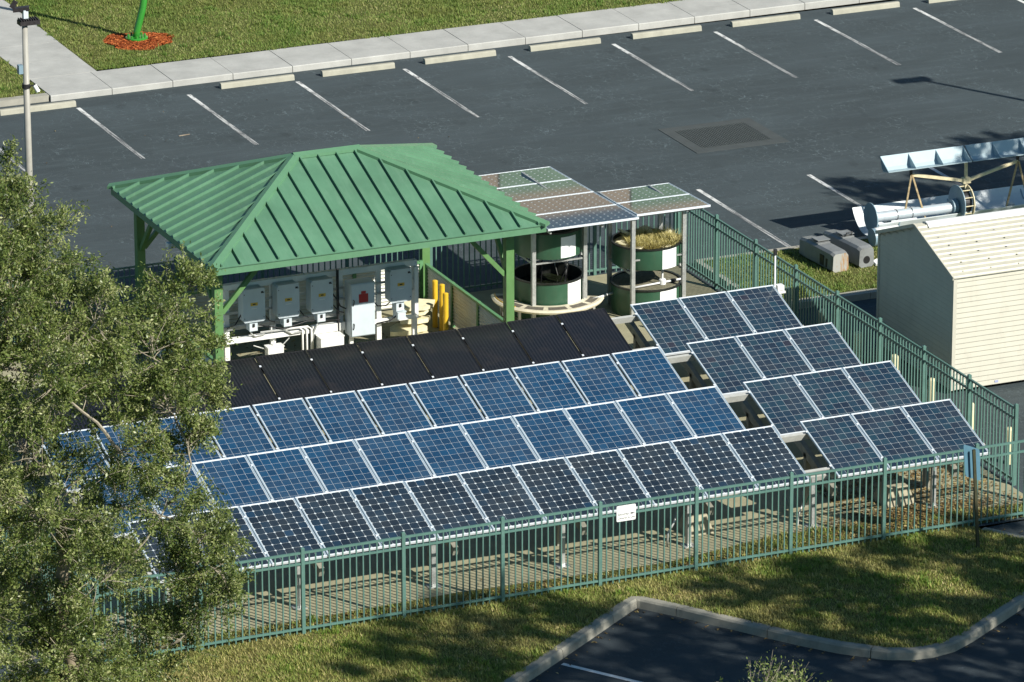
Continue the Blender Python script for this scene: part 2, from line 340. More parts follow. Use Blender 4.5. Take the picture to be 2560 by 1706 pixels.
# yard slab inside the fence
sheet('yard_slab', [(-10.9,-32.15),(-8,-32.35),(-4,-32.2),(0,-32.35),(2.6,-31.9),(4.2,-32.0),(7.7,-32.3),(7.7,-16.42),(-10.9,-16.42)], .008, MT['slab'])
# yard slab has control joints as thin recess strips of dark filler
# sidewalk slabs
sw = empty('sidewalk', (0,0,0), kind='structure')
def kx(x): return .74+.0155*(x-1) if x > 1 else .74
xs = [-.42+1.527*i for i in range(0,46)]
for i in range(len(xs)-1):
    x0, x1 = xs[i]+.008, xs[i+1]-.008
    m = MB(); y0a, y0b = kx(x0), kx(x1); y1a, y1b = kx(x0)+1.56, kx(x1)+1.56
    if i == 0: y1a = y1b = 2.28
    dz = random.uniform(-.004,.004); b = .018
    m.add([(x0,y0a,-.02),(x1,y0b,-.02),(x1,y1b,-.02),(x0,y1a,-.02),(x0,y0a-0,.15-b+dz),(x1,y0b,.15-b+dz),(x1,y1b,.15+dz),(x0,y1a,.15+dz),(x0,y0a+b,.15+dz),(x1,y0b+b,.15+dz)],
          [(0,1,5,4),(4,5,9,8),(8,9,6,7),(1,2,6,9,5),(0,4,8,7,3),(2,3,7,6)])
    m.build('paving_slab', MT['concrete'], sw)
pth = empty('footpath', (0,0,0), kind='structure')
yy = [2.296, 3.66]+[3.66+1.52*i for i in range(1,12)]
for i in range(len(yy)-1):
    MB().box(-.42,1.27+.01*i,yy[i]+.006,yy[i+1]-.006,-.02,.15+random.uniform(-.003,.003)).build('paving_slab', MT['concrete'], pth)
kb = empty('kerb', (0,0,0), kind='structure')
for i in range(12):
    x1 = -.435-3.05*i; MB().bevbox(x1-3.03,x1,.80,1.02,-.02,.15,.012).build('kerb_stone', MT['kerb'], kb)
# strip lawn kerb
sk = empty('strip_kerb', (0,0,0), kind='structure')
for i in range(5):
    a, b = 8.02+2.4*i, 8.02+2.4*(i+1)-.012
    MB().box(a,b,-16.80-.012*a*0,-16.66,-.02,.14).build('kerb_stone', MT['kerb'], sk)
for i in range(2): MB().box(8.0,8.13,-18.32-1.6*i,-16.82-1.6*i,-.02,.138).build('kerb_stone', MT['kerb'], sk)
for i in range(5): MB().box(8.02+2.4*i,8.02+2.4*(i+1)-.012,-20.16,-19.92,-.02,.138).build('kerb_stone', MT['kerb'], sk)
# front island kerb, sections with joints
ik = empty('island_kerb', (0,0,0), kind='structure')
line = [Vector((x,y)) for x,y in ISL[3:24]]
def resample(pts, step):
    out = [pts[0].copy()]; acc = 0
    for a, b in zip(pts, pts[1:]):
        L = (b-a).length; n = max(1,int(L/step))
        for k in range(1,n+1): out.append(a+(b-a)*k/n)
    return out
rs = resample(line, .22)
def nrm(i):
    d = (rs[min(i+1,len(rs)-1)]-rs[max(i-1,0)]).normalized(); return Vector((d.y,-d.x))
seg = []
for i in range(len(rs)):
    seg.append(i)
    if len(seg) >= 9 or i == len(rs)-1:
        m = MB(); prof = []
        for j in seg:
            o = nrm(j); c = rs[j]; inn = c-o*.03
            # o points to the road side when walking the outline; profile inner top, outer top, outer bottom
            zr = fz(c.x,c.y)-.02
            prof.append([(inn.x,inn.y,-.05),(inn.x,inn.y,.02),(c.x+o.x*.115,c.y+o.y*.115,.02),(c.x+o.x*.145,c.y+o.y*.145,-.012),(c.x+o.x*.165,c.y+o.y*.165,zr)])
        for q in prof: m.v += q
        for a in range(len(prof)-1):
            for k in range(4): m.f.append((a*5+k,(a+1)*5+k,(a+1)*5+k+1,a*5+k+1))
        m.f.append((0,1,2,3,4)); e = (len(prof)-1)*5; m.f.append((e+4,e+3,e+2,e+1,e))
        m.build('kerb_stone', MT['kerb_old'], ik)
        seg = [i] if False else []
        if i < len(rs)-1:
            # leave a hairline joint
            rs[i] = rs[i]*.94+rs[i+1]*.06; seg = [i]
# parking lines
pl = empty('parking_lines', (0,0,0), kind='structure')
for i in range(-4,14):
    x = 2.745*i; MB().add([(x-.052,-4.5,.004),(x+.052,-4.5,.004),(x+.052,0,.004),(x-.052,0,.004)], [(0,1,2,3)]).build('painted_line', MT['line'], pl)
for i in range(-1,6):
    x = 10.45+2.745*i
    if x > 8.2: MB().add([(x-.052,-16.6,.004),(x+.052,-16.6,.004),(x+.052,-11.7,.004),(x-.052,-11.7,.004)], [(0,1,2,3)]).build('painted_line', MT['line'], pl)
d = Vector((.553,-.833)); p0 = Vector((-3.48,-35.61)); p1 = p0+d*4.5; o = Vector((d.y,-d.x))*.05
MB().add([(p0.x-o.x,p0.y-o.y,-.140),(p1.x-o.x,p1.y-o.y,-.140),(p1.x+o.x,p1.y+o.y,-.140),(p0.x+o.x,p0.y+o.y,-.140)], [(0,1,2,3)]).build('painted_line', MT['line_new'], pl)
# wheel stops
g = 'concrete wheel stops along the sidewalk'
ws0 = [(-1.86,1),(3.62,2),(6.2,3),(8.85,4),(11.62,5),(14.35,6),(17.05,7),(19.82,8),(22.5,9)]
stopm = None
for k, (x, i) in enumerate(ws0):
    m = MB(); L = 1.86; yb = .19+.012*max(0,x)*.5
    pr = [(0,-.085,0),(0,-.065,.10),(0,-.04,.125),(0,.04,.125),(0,.065,.10),(0,.085,0)]
    if stopm is None:
        m.extrude(pr, (0,0,0), (L,0,0)); stopm = m.mesh('wheel_stop', MT['stop'])
    o = bpy.data.objects.new('wheel_stop', stopm); COL.objects.link(o); o.location = (x, yb, 0.0); o.rotation_euler = (0,0,random.uniform(-.012,.02))
    if i in (0,1): lab = 'concrete wheel stop behind the tall beige lamp post'
    else: lab = f'{ORD[i-2]} concrete wheel stop counted along the sidewalk from the footpath'
    tag(o, lab, 'wheel stop', g)
# storm drain
MT['drain_conc'] = concrete('concrete_drain', (.062,.072,.072), .6, 2)
dg = empty('storm_drain', (12.8,-8.25,0), 'rectangular storm drain grate in concrete surround set in the asphalt', 'drain')
gp = [(12.02,-7.47),(13.68,-7.55),(13.57,-8.95),(11.9,-8.8)]
MB().box(11.62,11.9,-9.2,-7.1,-.04,.010).build('surround', MT['drain_conc'], dg); MB().box(13.66,13.95,-9.2,-7.1,-.04,.010).build('surround', MT['drain_conc'], dg)
MB().box(11.902,13.658,-7.4,-7.1,-.04,.010).build('surround', MT['drain_conc'], dg); MB().box(11.902,13.658,-9.2,-8.88,-.04,.010).build('surround', MT['drain_conc'], dg)
MB().add([(11.9,-8.88,.0015),(13.66,-8.88,.0015),(13.66,-7.4,.0015),(11.9,-7.4,.0015)], [(0,1,2,3)]).build('pit_shade_sheet', MT['black'], dg)  # flat black sheet painted in for the shaded depth below the grate
gm = plain('grate_iron',(.085,.10,.10),.6,.3,.2,10); bar = MB().box(-.009,.009,-.74,.74,.002,.014).mesh('bar', gm); cro = MB().box(-.878,.878,-.009,.009,.001,.012).mesh('cross_bar', gm)
for i in range(27): place('bar', bar, dg, (11.935+i*.065-12.8, -8.14+8.25, 0))
for i in range(16): place('cross_bar', cro, dg, (12.78-12.8, -8.83+i*.092+8.25, 0))

# ------------------------------------------------------------------ fences
def fence(name_label, a, b, n, cat='fence', h=1.62, skip=()):
    a = Vector((a[0],a[1],0)); b = Vector((b[0],b[1],0)); d = (b-a)/n; L = d.length; u = d.normalized(); ang = math.atan2(u.y,u.x)
    f = empty('metal_fence', a, name_label, 'fence')
    post = MB().box(-.032,.032,-.032,.032,0,h-.012); post.add([(-.036,-.036,h-.012),(.036,-.036,h-.012),(.036,.036,h-.012),(-.036,.036,h-.012),(0,0,h+.012)], [(0,1,4),(1,2,4),(2,3,4),(3,0,4)]); pm = post.mesh('post', MT['fence'])
    rm = MB().box(.034,L-.034,-.019,.019,-.019,.019).mesh('rail', MT['fence'])
    pk = MB().box(-.0115,.0115,-.0115,.0115,.02,h-.09).mesh('picket', MT['fence'])
    for i in range(n+1):
        place('post', pm, f, d*i, (0,0,ang))
        if i < n:
            for z in (.11,h-.295,h-.095):
                place('rail', rm, f, d*i+Vector((0,0,z)), (0,0,ang))
            for k in range(1,15): place('picket', pk, f, d*i+u*(k*L/15), (random.uniform(-.004,.004),random.uniform(-.004,.004),ang))
    return f
fence('green metal picket fence in front of the solar panel rows', (-11.0,-32.85), (7.97,-32.85), 10)
fence('green metal picket fence between the panel yard and the cream shed', (7.78,-16.37), (7.78,-31.22), 8)
fence('green metal picket fence behind the pavilion, facing the car park', (-11.0,-16.37), (7.70,-16.37), 10)
fence('green metal picket fence half hidden behind the oak tree', (-11.0,-32.75), (-11.0,-16.47), 9)
# sign on front fence
sg = empty('security_sign', (-1.0,-32.885,1.30), 'white rounded sign about security cameras fixed to the front fence', 'sign')
m = MB(); wv_, hv_, rr = .188, .15, .025; pts = []
for cx, cz, a0 in ((wv_-rr,hv_-rr,0),(-wv_+rr,hv_-rr,90),(-wv_+rr,-hv_+rr,180),(wv_-rr,-hv_+rr,270)):
    for k in range(4): t_ = R(a0+30*k); pts.append((cx+rr*math.cos(t_), cz+rr*math.sin(t_)))
SX, SZ = -1.02, 1.345
m.extrude([(SX+x,-32.884,SZ+z) for x,z in pts], (0,0,0), (0,-.004,0)); m.build('plate', MT['white'], sg)
def text(name, s, size, loc, rot, mat, parent, ex=.0005, align='CENTER'):
    cu = bpy.data.curves.new(name, 'FONT'); cu.body = s; cu.size = size; cu.extrude = ex; cu.align_x = align; cu.materials.append(mat)
    tmp = bpy.data.objects.new(name, cu); me = bpy.data.meshes.new_from_object(tmp); bpy.data.objects.remove(tmp); bpy.data.curves.remove(cu); me.materials.clear(); me.materials.append(mat)
    o = bpy.data.objects.new(name, me); COL.objects.link(o); o.parent = parent; o.location = Vector(loc)-gloc(parent); o.rotation_euler = rot; return o
text('lettering', 'Security', .068, (SX-.06,-32.8895,SZ-.035), (R(90),0,0), MT['dark'], sg)
text('lettering', 'Cameras In Use', .052, (SX,-32.8895,SZ-.105), (R(90),0,0), MT['dark'], sg)
MB().box(SX+.085,SX+.135,-32.8895,-32.8885,SZ-.03,SZ-.004).add([(SX+.135,-32.889,SZ-.012),(SX+.16,-32.889,SZ-.002),(SX+.16,-32.889,SZ-.03)], [(0,1,2)]).build('camera_symbol', MT['dark'], sg)

# ------------------------------------------------------------------ solar panels
TILT = R(18.7); PLEN = 1.70; ROWY = {'R1':-22.76,'R2':-25.36,'R3':-27.88,'R4':-30.31}
ZB = 1.02; ZT = ZB+PLEN*math.sin(TILT)
def panel_meshes(tag_, wd, ln, nx, ny, cellmat_, framemat, gap, cham, lip=.020, film=False, th=.042):
    d = {}
    hw, hl = wd/2, ln/2
    d['frame'] = MB().box(-hw,hw,-lip/2,lip/2,-th,.0).mesh('frame_rail', framemat)
    d['side'] = MB().box(-lip/2,lip/2,-hl+lip,hl-lip,-th,-.0005).mesh('frame_rail', MT['alu_side_dimmed'] if framemat is MT['alu'] else framemat); d['lip'] = lip
    d['sheet'] = MB().box(-hw+lip*.8,hw-lip*.8,-hl+lip*.8,hl-lip*.8,-.02,-.006).mesh('backsheet', MT['film'] if film else MT['backsheet'])
    mg = lip+.012; pw = (wd-2*mg)/nx; ph = (ln-2*mg)/ny; cw, ch = pw-gap, ph-gap; c = cham
    if c: P = [(-cw/2+c,-ch/2),(cw/2-c,-ch/2),(cw/2,-ch/2+c),(cw/2,ch/2-c),(cw/2-c,ch/2),(-cw/2+c,ch/2),(-cw/2,ch/2-c),(-cw/2,-ch/2+c)]
    else: P = [(-cw/2,-ch/2),(cw/2,-ch/2),(cw/2,ch/2),(-cw/2,ch/2)]
    d['cell'] = MB().prism(P, -.007, -.0035).mesh('cell', cellmat_)
    d['pos'] = [(-wd/2+mg+pw*(i+.5), -ln/2+mg+ph*(j+.5), 0) for i in range(nx) for j in range(ny)]
    d['clip'] = MB().box(-.02,.02,-.02,.02,-.004,.010).mesh('clip', MT['alu']); d['w'] = wd; d['l'] = ln; d['film'] = film
    return d
def panel(d, centre, tilt, label, group, clips=True, rz=0):
    e = empty('solar_panel', centre, label, 'solar panel', group); e.rotation_euler = (tilt,0,rz)
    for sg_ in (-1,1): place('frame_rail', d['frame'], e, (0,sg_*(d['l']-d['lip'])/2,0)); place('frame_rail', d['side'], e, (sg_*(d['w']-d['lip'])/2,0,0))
    place('backsheet', d['sheet'], e, (0,0,0))
    if not d['film']:
        for q in d['pos']: place('cell', d['cell'], e, q)
    if clips:
        for yy_ in (.31,-.31): place('clip', d['clip'], e, (-d['w']/2-.012, yy_*d['l'], 0))
    return e
PM = {'R1': panel_meshes('R1',1.03,PLEN,1,1,None,MT['alu_black'],0,0,.018,True),
      'R2': panel_meshes('R2',1.008,PLEN,6,10,MT['cell_blue'],MT['alu'],.006,0),
      'R3': panel_meshes('R3',1.040,PLEN,6,10,MT['cell_blue'],MT['alu'],.006,0,.026),
      'R4': panel_meshes('R4',1.038,PLEN,6,10,MT['cell_mono'],MT['alu'],.005,.020),
      'RR': panel_meshes('RR',1.036,PLEN,6,10,MT['cell_poly'],MT['alu'],.006,0)}
DESC = {'R1':('plain black ribbed solar panel in the rear row','black panels of the rear row'),
        'R2':('blue solar panel with dark side gaps, third row back','blue panels of the third row'),
        'R3':('blue solar panel with broad white frame, second row back','blue panels of the second row'),
        'R4':('black-celled solar panel in the long front row','black-celled panels of the front row')}
def zplane(row, y): return ZT+(y-ROWY[row])*math.tan(TILT)
cY = PLEN/2*math.cos(TILT); cZ = PLEN/2*math.sin(TILT)
for row in ('R1','R2','R3','R4'):
    for i in range(12):
        x = 3.155-1.058*(i+.5); a, g = DESC[row]
        panel(PM[row], (x, ROWY[row]-cY, ZT-cZ+random.uniform(-.006,.006)), TILT+random.uniform(-.004,.004), f'{a}, {ORD[i]} from the gap', g)
for k, row in enumerate(('R1','R2','R3','R4')):
    nm = ('rear','third','second','front')[k]
    for i in range(3):
        x = 3.695+1.058*(i+.5)
        panel(PM['RR'], (x, ROWY[row]-cY-.01, ZT-cZ), TILT, f'slate blue solar panel, {nm} row of the three-wide block, {ORD[i]} from the gap', 'slate blue panels of the three-wide block')
# racks: one long frame for each row
PX = [-9.3,-6.82,-4.25,-1.72,.8,3.32,5.83]
for k, row in enumerate(('R1','R2','R3','R4')):
    nm = ('rear','third','second','front')[k]; yt = ROWY[row]; yb = yt-PLEN*math.cos(TILT)
    rk = empty('panel_rack', (-9.3,yb,0), f'galvanised steel rack on posts carrying the {nm} row of solar panels', 'panel rack', 'steel racks under the solar panels')
    nvec = Vector((0,-math.sin(TILT),math.cos(TILT))); dvec = Vector((0,math.cos(TILT),math.sin(TILT)))
    base = Vector((0,yb,ZB))
    for fr, dn, hh_ in ((.17,.045,.075),(.155,.165,.085),(.80,.045,.12)):     # Z purlins along X
        c = base+dvec*(fr*PLEN)-nvec*dn; a = c.copy(); a.x = -9.7; b = c.copy(); b.x = 6.92
        q = [Vector((0,0,0)), dvec*.06, dvec*.06-nvec*.012, dvec*.012-nvec*.012, dvec*.012-nvec*hh_, dvec*.06-nvec*hh_, dvec*.06-nvec*(hh_+.012), -nvec*(hh_+.012)]
        MB().extrude([a+p for p in q], a, b).build('purlin', MT['purlin'], rk)
    for px in PX:
        rx = px+.37
        a = base-nvec*.27+dvec*(-.02)-nvec*.085; b = base-nvec*.27+dvec*(PLEN*.98)-nvec*.085; a.x = b.x = rx
        MB().beam(a, b, .10, .165, nvec).build('rafter', MT['rackdark'], rk)
        yp = yb+.27; MB().box(px-.042,px+.042,yp-.042,yp+.042,0.012,zplane(row,yp)-.16).build('post', MT['galv'], rk)
        MB().box(px-.12,px+.12,yp-.12,yp+.12,.009,.024).build('base_plate', MT['galv'], rk)
        yp2 = yb+1.25; MB().box(rx-.05,rx+.05,yp2-.05,yp2+.05,.009,zplane(row,yp2)-.38).build('post', MT['rackdark'], rk)
# concrete ballast blocks under the front row
for i, (x, y, s, lab) in enumerate(((1.25,-31.0,.52,'pale concrete footing block under the front panels beyond the security sign'),(5.3,-31.1,.62,'weathered concrete footing block among leaves under the three-panel block'))):
    m = MB(); b, tp = s/2, s/2*.62
    m.add([(x-b,y-b,.01),(x+b,y-b,.01),(x+b,y+b,.01),(x-b,y+b,.01),(x-tp,y-tp,.36),(x+tp,y-tp,.36),(x+tp,y+tp,.36),(x-tp,y+tp,.36)], [(3,2,1,0),(4,5,6,7),(0,1,5,4),(1,2,6,5),(2,3,7,6),(3,0,4,7)])
    tag(m.build('concrete_block', MT['block'], origin=(x,y,0)), lab, 'concrete block')
ct = MB().tube([(3.42,-31.2,.30),(3.55,-31.1,.42),(3.7,-31.0,.44),(3.85,-30.95,.36)], .009, 6); 
tag(ct.build('cable', plain('cable_green',(.02,.28,.14),.5), origin=(3.42,-31.2,.3), smooth=True), 'bright green cable hanging in the gap between the panel blocks', 'cable')
wl = MB().tube([(.42,-31.55,0.0),(.46,-31.5,.25),(.62,-31.45,.45),(.7,-31.4,.62)], .022, 6)
tag(wl.build('conduit', MT['galv'], origin=(.42,-31.55,0), smooth=True), 'curved grey conduit rising from the slab behind the security sign', 'conduit')
wl = MB().tube([(3.05,-31.6,0.0),(3.1,-31.55,.25),(3.22,-31.5,.45),(3.25,-31.4,.62)], .014, 6)
tag(wl.build('conduit', MT['white_pvc'], origin=(3.05,-31.6,0), smooth=True), 'thin white conduit beside a rack post at the panel gap', 'conduit')

# ------------------------------------------------------------------ pavilion
XL, XR, YF, YK = -4.80, 2.22, -22.02, -16.15; ZE = 3.20; RL, RRX, YM, ZR = -1.92, -.60, -19.06, 4.30
pav = empty('pavilion', ((XL+XR)/2, YM, 0), 'open pavilion with green standing seam hip roof on green posts', 'pavilion')
PP = [(-4.45,-21.3),(1.72,-21.3),(1.80,-16.75),(-4.42,-16.75)]
for x, y in PP: MB().box(x-.085,x+.085,y-.085,y+.085,.008,3.0).build('post', MT['pav_post'], pav)
for (a, b) in ((0,1),(1,2),(2,3),(3,0)):
    A, B = Vector((*PP[a],2.98)), Vector((*PP[b],2.98)); u = (B-A).normalized()
    MB().beam(A+u*.087, B-u*.087, .10, .19).build('beam', MT['pav_post'], pav)
    for S, dd in ((A,u),(B,-u)):
        MB().beam(S+dd*.09+Vector((0,0,-.95)), S+dd*.86+Vector((0,0,-.10)), .08, .09).build('brace', MT['pav_post'], pav)
for (x0,x1,y0,y1) in ((XL,XR,YF,YF+.03),(XL,XR,YK-.03,YK),(XL,XL+.03,YF+.031,YK-.031),(XR-.03,XR,YF+.031,YK-.031)):
    MB().box(x0,x1,y0,y1,3.045,3.195).build('fascia', MT['roof_trim'], pav)
roof = empty('roof', (0,0,0)); roof.parent = pav; roof.location = (0,0,3.0)
def roof_face(E0, E1, Rr0, Rr1, pitch, phase=0):
    E0, E1, R0, R1 = map(Vector, (E0,E1,Rr0,Rr1)); L = (E1-E0).length; de = (E1-E0)/L
    s0 = (R0-E0).dot(de); s1 = (R1-E0).dot(de); up = R0-E0-de*s0; nr = de.cross(up).normalized()
    def v(s): return max(0, min(1, s/s0 if s < s0 else ((L-s)/(L-s1) if s > s1 else 1)))
    ks = [0]; s = pitch*phase
    while s < L-.02:
        if s > .02: ks.append(s)
        s += pitch
    ks.append(L)
    P = lambda s, t_: E0+de*s+up*t_
    for a, b in zip(ks, ks[1:]):
        pts = [P(a,0), P(b,0)]
        if v(b) > .002: pts.append(P(b, v(b)))
        for q in (s1, s0):
            if a+.001 < q < b-.001: pts.append(P(q, 1))
        if v(a) > .002: pts.append(P(a, v(a)))
        if len(pts) < 3: continue
        m = MB(); n = len(pts); m.add([p for p in pts]+[p-nr*.02 for p in pts], [tuple(range(n)), tuple(range(2*n-1,n-1,-1))]+[(i,n+i,n+(i+1)%n,(i+1)%n) for i in range(n)])
        m.build('roof_pan', MT['roof'], roof)
        if a > .01 and v(a) > .03:
            m = MB(); m.beam(P(a,.006)+nr*.029, P(a,v(a)*.985)+nr*.029, .03, .058, nr); m.build('seam', MT['roof'], roof)
ov = .025
roof_face((XL-ov,YF-ov,ZE),(XR+ov,YF-ov,ZE),(RL,YM,ZR),(RRX,YM,ZR), .392, .55)
roof_face((XR+ov,YK+ov,ZE),(XL-ov,YK+ov,ZE),(RRX,YM,ZR),(RL,YM,ZR), .392, .55)
roof_face((XL-ov,YK+ov,ZE),(XL-ov,YF-ov,ZE),(RL,YM,ZR),(RL,YM,ZR), .392, .5)
roof_face((XR+ov,YF-ov,ZE),(XR+ov,YK+ov,ZE),(RRX,YM,ZR),(RRX,YM,ZR), .392, .5)
def cap(a, b, w_, nl, nrv):
    a, b = Vector(a), Vector(b); d_ = (b-a).normalized(); m = MB(); up = Vector((0,0,1))
    l = (nl-d_*nl.dot(d_)).normalized(); r = (nrv-d_*nrv.dot(d_)).normalized(); h = up*.068
    q = [h, l*w_+h*.86, l*w_, r*w_, r*w_+h*.86]
    m.extrude([a+x for x in (q[0],q[1],q[2],q[3],q[4])], a, b); return m
fs = Vector((0,YF-YM,ZE-ZR)); 
def dirs(c, rp):   # downhill directions of the two faces beside a hip
    fx = Vector((c[0]-rp[0],0,ZE-ZR)); fy = Vector((0,c[1]-rp[1],ZE-ZR)); return fx.normalized(), fy.normalized()
for c, rp in (((XL-ov,YF-ov),(RL,YM)),((XR+ov,YF-ov),(RRX,YM)),((XR+ov,YK+ov),(RRX,YM)),((XL-ov,YK+ov),(RL,YM))):
    a_, b_ = dirs(c, rp); cap((rp[0],rp[1],ZR+.004),(c[0],c[1],ZE+.004), .115, a_, b_).build('hip_cap', MT['roof_trim'], roof)
cap((RL-.05,YM,ZR+.012),(RRX+.05,YM,ZR+.012), .12, Vector((0,-1,-.36)).normalized(), Vector((0,1,-.36)).normalized()).build('ridge_cap', MT['roof_trim'], roof)
fl = empty('floodlight', (-4.6,-19.6,2.95), 'small white floodlight under the pavilion eave beside the oak tree', 'floodlight')
MB().box(-4.86,-4.68,-19.7,-19.55,2.93,3.03).build('housing', MT['white'], fl); MB().beam((-4.7,-19.62,3.0),(-4.55,-19.62,3.04),.03,.03).build('arm', MT['white'], fl)
# low corrugated walls
def low_wall(label, a, b, h, posts):
    a = Vector((*a,0)); b = Vector((*b,0)); L = (b-a).length; u = (b-a)/L; nn_ = Vector((u.y,-u.x,0)); f = empty('low_wall', a, label, 'wall')
    for i in range(posts+1):
        c = a+u*(L*i/posts); MB().beam(c+Vector((0,0,.008)), c+Vector((0,0,h+.02)), .075, .075, (0,1,0)).build('post', MT['rail_green'], f)
        if i < posts:
            s0 = a+u*(L*i/posts+.04); s1 = a+u*(L*(i+1)/posts-.04); prof = []; nz_ = 24
            for k in range(nz_+1):
                z = .06+(h-.10)*k/nz_; prof.append((z, .013 if k%2 else -.013))
            m = MB(); n = len(prof)
            for p in (s0, s1):
                for z, o_ in prof: m.v.append(tuple(p+nn_*(o_+.006)+Vector((0,0,z))))
                for z, o_ in prof: m.v.append(tuple(p+nn_*(o_-.006)+Vector((0,0,z))))
            for k in range(n-1):
                m.f.append((k,2*n+k,2*n+k+1,k+1)); m.f.append((n+k,n+k+1,3*n+k+1,3*n+k))
            m.build('corrugated_panel', MT['corr'], f)
            MB().beam(s0+Vector((0,0,h-.012)), s1+Vector((0,0,h-.012)), .07, .05).build('top_rail', MT['rail_green'], f)
    return f
low_wall('low corrugated white wall with green rail beside the yellow pipes', (1.75,-17.0), (1.75,-21.05), .95, 3)
low_wall('low corrugated white wall behind the grey inverter cabinets', (-4.3,-16.9), (1.65,-16.9), 1.0, 4)
low_wall('low corrugated white wall at the oak tree side of the pavilion', (-4.45,-21.1), (-4.45,-17.0), 1.0, 3)
g = 'three yellow pipes in the pavilion corner'
for x, y, h, lab in ((1.42,-18.20,1.0,'rear yellow pipe standing upright against the corrugated wall'),(1.45,-18.5,1.0,'middle yellow pipe standing upright against the corrugated wall'),(1.32,-19.0,.98,'yellow pipe in front of the other two, sun on its top')):
    tag(MB().tube([(x,y,.008),(x,y,h)], .058, 14).lathe((x,y,h),[(.058,0),(.04,.012),(0,.018)],14).build('yellow_pipe', MT['yellow'], origin=(x,y,0)), lab, 'pipe', g)

# ------------------------------------------------------------------ inverter stand
YI = -19.45
st = empty('equipment_frame', (-1.5,YI,0), 'white steel frame holding the inverters under the pavilion roof', 'frame')
for x in (-3.53,-2.55,-1.1,-.27,.51): MB().box(x-.05,x+.05,YI+.12,YI+.20,.008,1.78).build('upright', MT['white'], st)
MB().box(-3.7,.56,YI+.10,YI+.22,1.785,1.90).build('top_rail', MT['white'], st)
for z in (1.52,1.30): MB().box(-3.6,.46,YI+.085,YI+.118,z-.02,z+.02).build('strut_channel', MT['galv'], st)
MB().box(-3.68,-1.08,YI+.06,YI+.118,.955,1.03).build('cable_tray', MT['galv'], st)
MB().box(-3.72,-1.84,YI-.02,YI+.10,.70,.80).build('wireway', MT['white'], st); MB().box(-1.76,-1.06,YI-.02,YI+.10,.67,.83).build('wireway', MT['white'], st)
MB().box(-.51,.56,YI+.05,YI+.118,.68,.76).build('bottom_rail', MT['white'], st)
MB().box(.47,.55,YI+.02,YI+.119,.762,1.783).build('end_upright', MT['white'], st)
for x0, z0, pts in ((-3.10,.96,[(0,0),(.02,-.10),(.10,-.15),(.30,-.135)]),(-2.38,.96,[(0,0),(.03,-.12),(.15,-.20),(.36,-.19)]),(-1.66,.95,[(0,0),(-.04,-.12),(-.10,-.25),(-.12,-.6)])):
    MB().tube([(x0+a,YI-.05,z0+b) for a,b in pts], .021, 8).build('conduit', MT['galv'], st, smooth=True)
for x in (-1.99,-1.90,-1.80): MB().tube([(x,YI-.045,.02),(x,YI-.045,.80),(x-.08,YI-.045,.86),(x-.9,YI-.045,.87)], .022, 8).build('conduit', MT['white_pvc'], st, smooth=True)
MB().tube([(-1.35,YI-.03,1.5),(-1.25,YI-.06,1.35),(-1.18,YI-.06,1.2),(-1.05,YI-.03,1.12)], .015, 6).build('conduit', MT['dark'], st, smooth=True)
MB().tube([(-.5,YI-.03,1.25),(-.38,YI-.07,1.1),(-.2,YI-.07,1.08),(0,YI-.03,1.2)], .014, 6).build('conduit', MT['dark'], st, smooth=True)
MB().tube([(.05,YI-.05,.96),(.06,YI-.06,.85),(-.1,YI-.06,.75),(-.4,YI-.05,.72)], .016, 6).build('conduit', MT['dark'], st, smooth=True)
MB().box(-1.22,-1.19,YI-.03,YI+.05,.3,1.95).build('conduit', MT['dark'], st)
MB().beam((-.97,YI-.02,.02),(-.92,YI-.02,.585),.07,.07).build('conduit', MT['white_pvc'], st)
for x0, x1 in ((-3.3,-3.6),(-2.85,-2.58),(-2.1,-1.86),(-1.38,-1.1)):
    MB().tube([(x0,YI-.06,1.30),((x0+x1)/2,YI-.12,1.12),(x1,YI-.05,1.05)], .013, 6).build('cable', MT['dark'], st, smooth=True)
MB().tube([(-2.9,YI-.03,1.02),(-2.4,YI-.10,.90),(-1.9,YI-.06,.98),(-1.2,YI-.1,.93)], .012, 6).build('cable', MT['dark'], st, smooth=True)
g = 'grey inverters on the white frame'
labs = ['grey inverter box with yellow label nearest the oak tree','grey inverter box between two other inverters on the frame','grey inverter box beside the cabinet with the red notice','grey inverter box half in sun at the frame end']
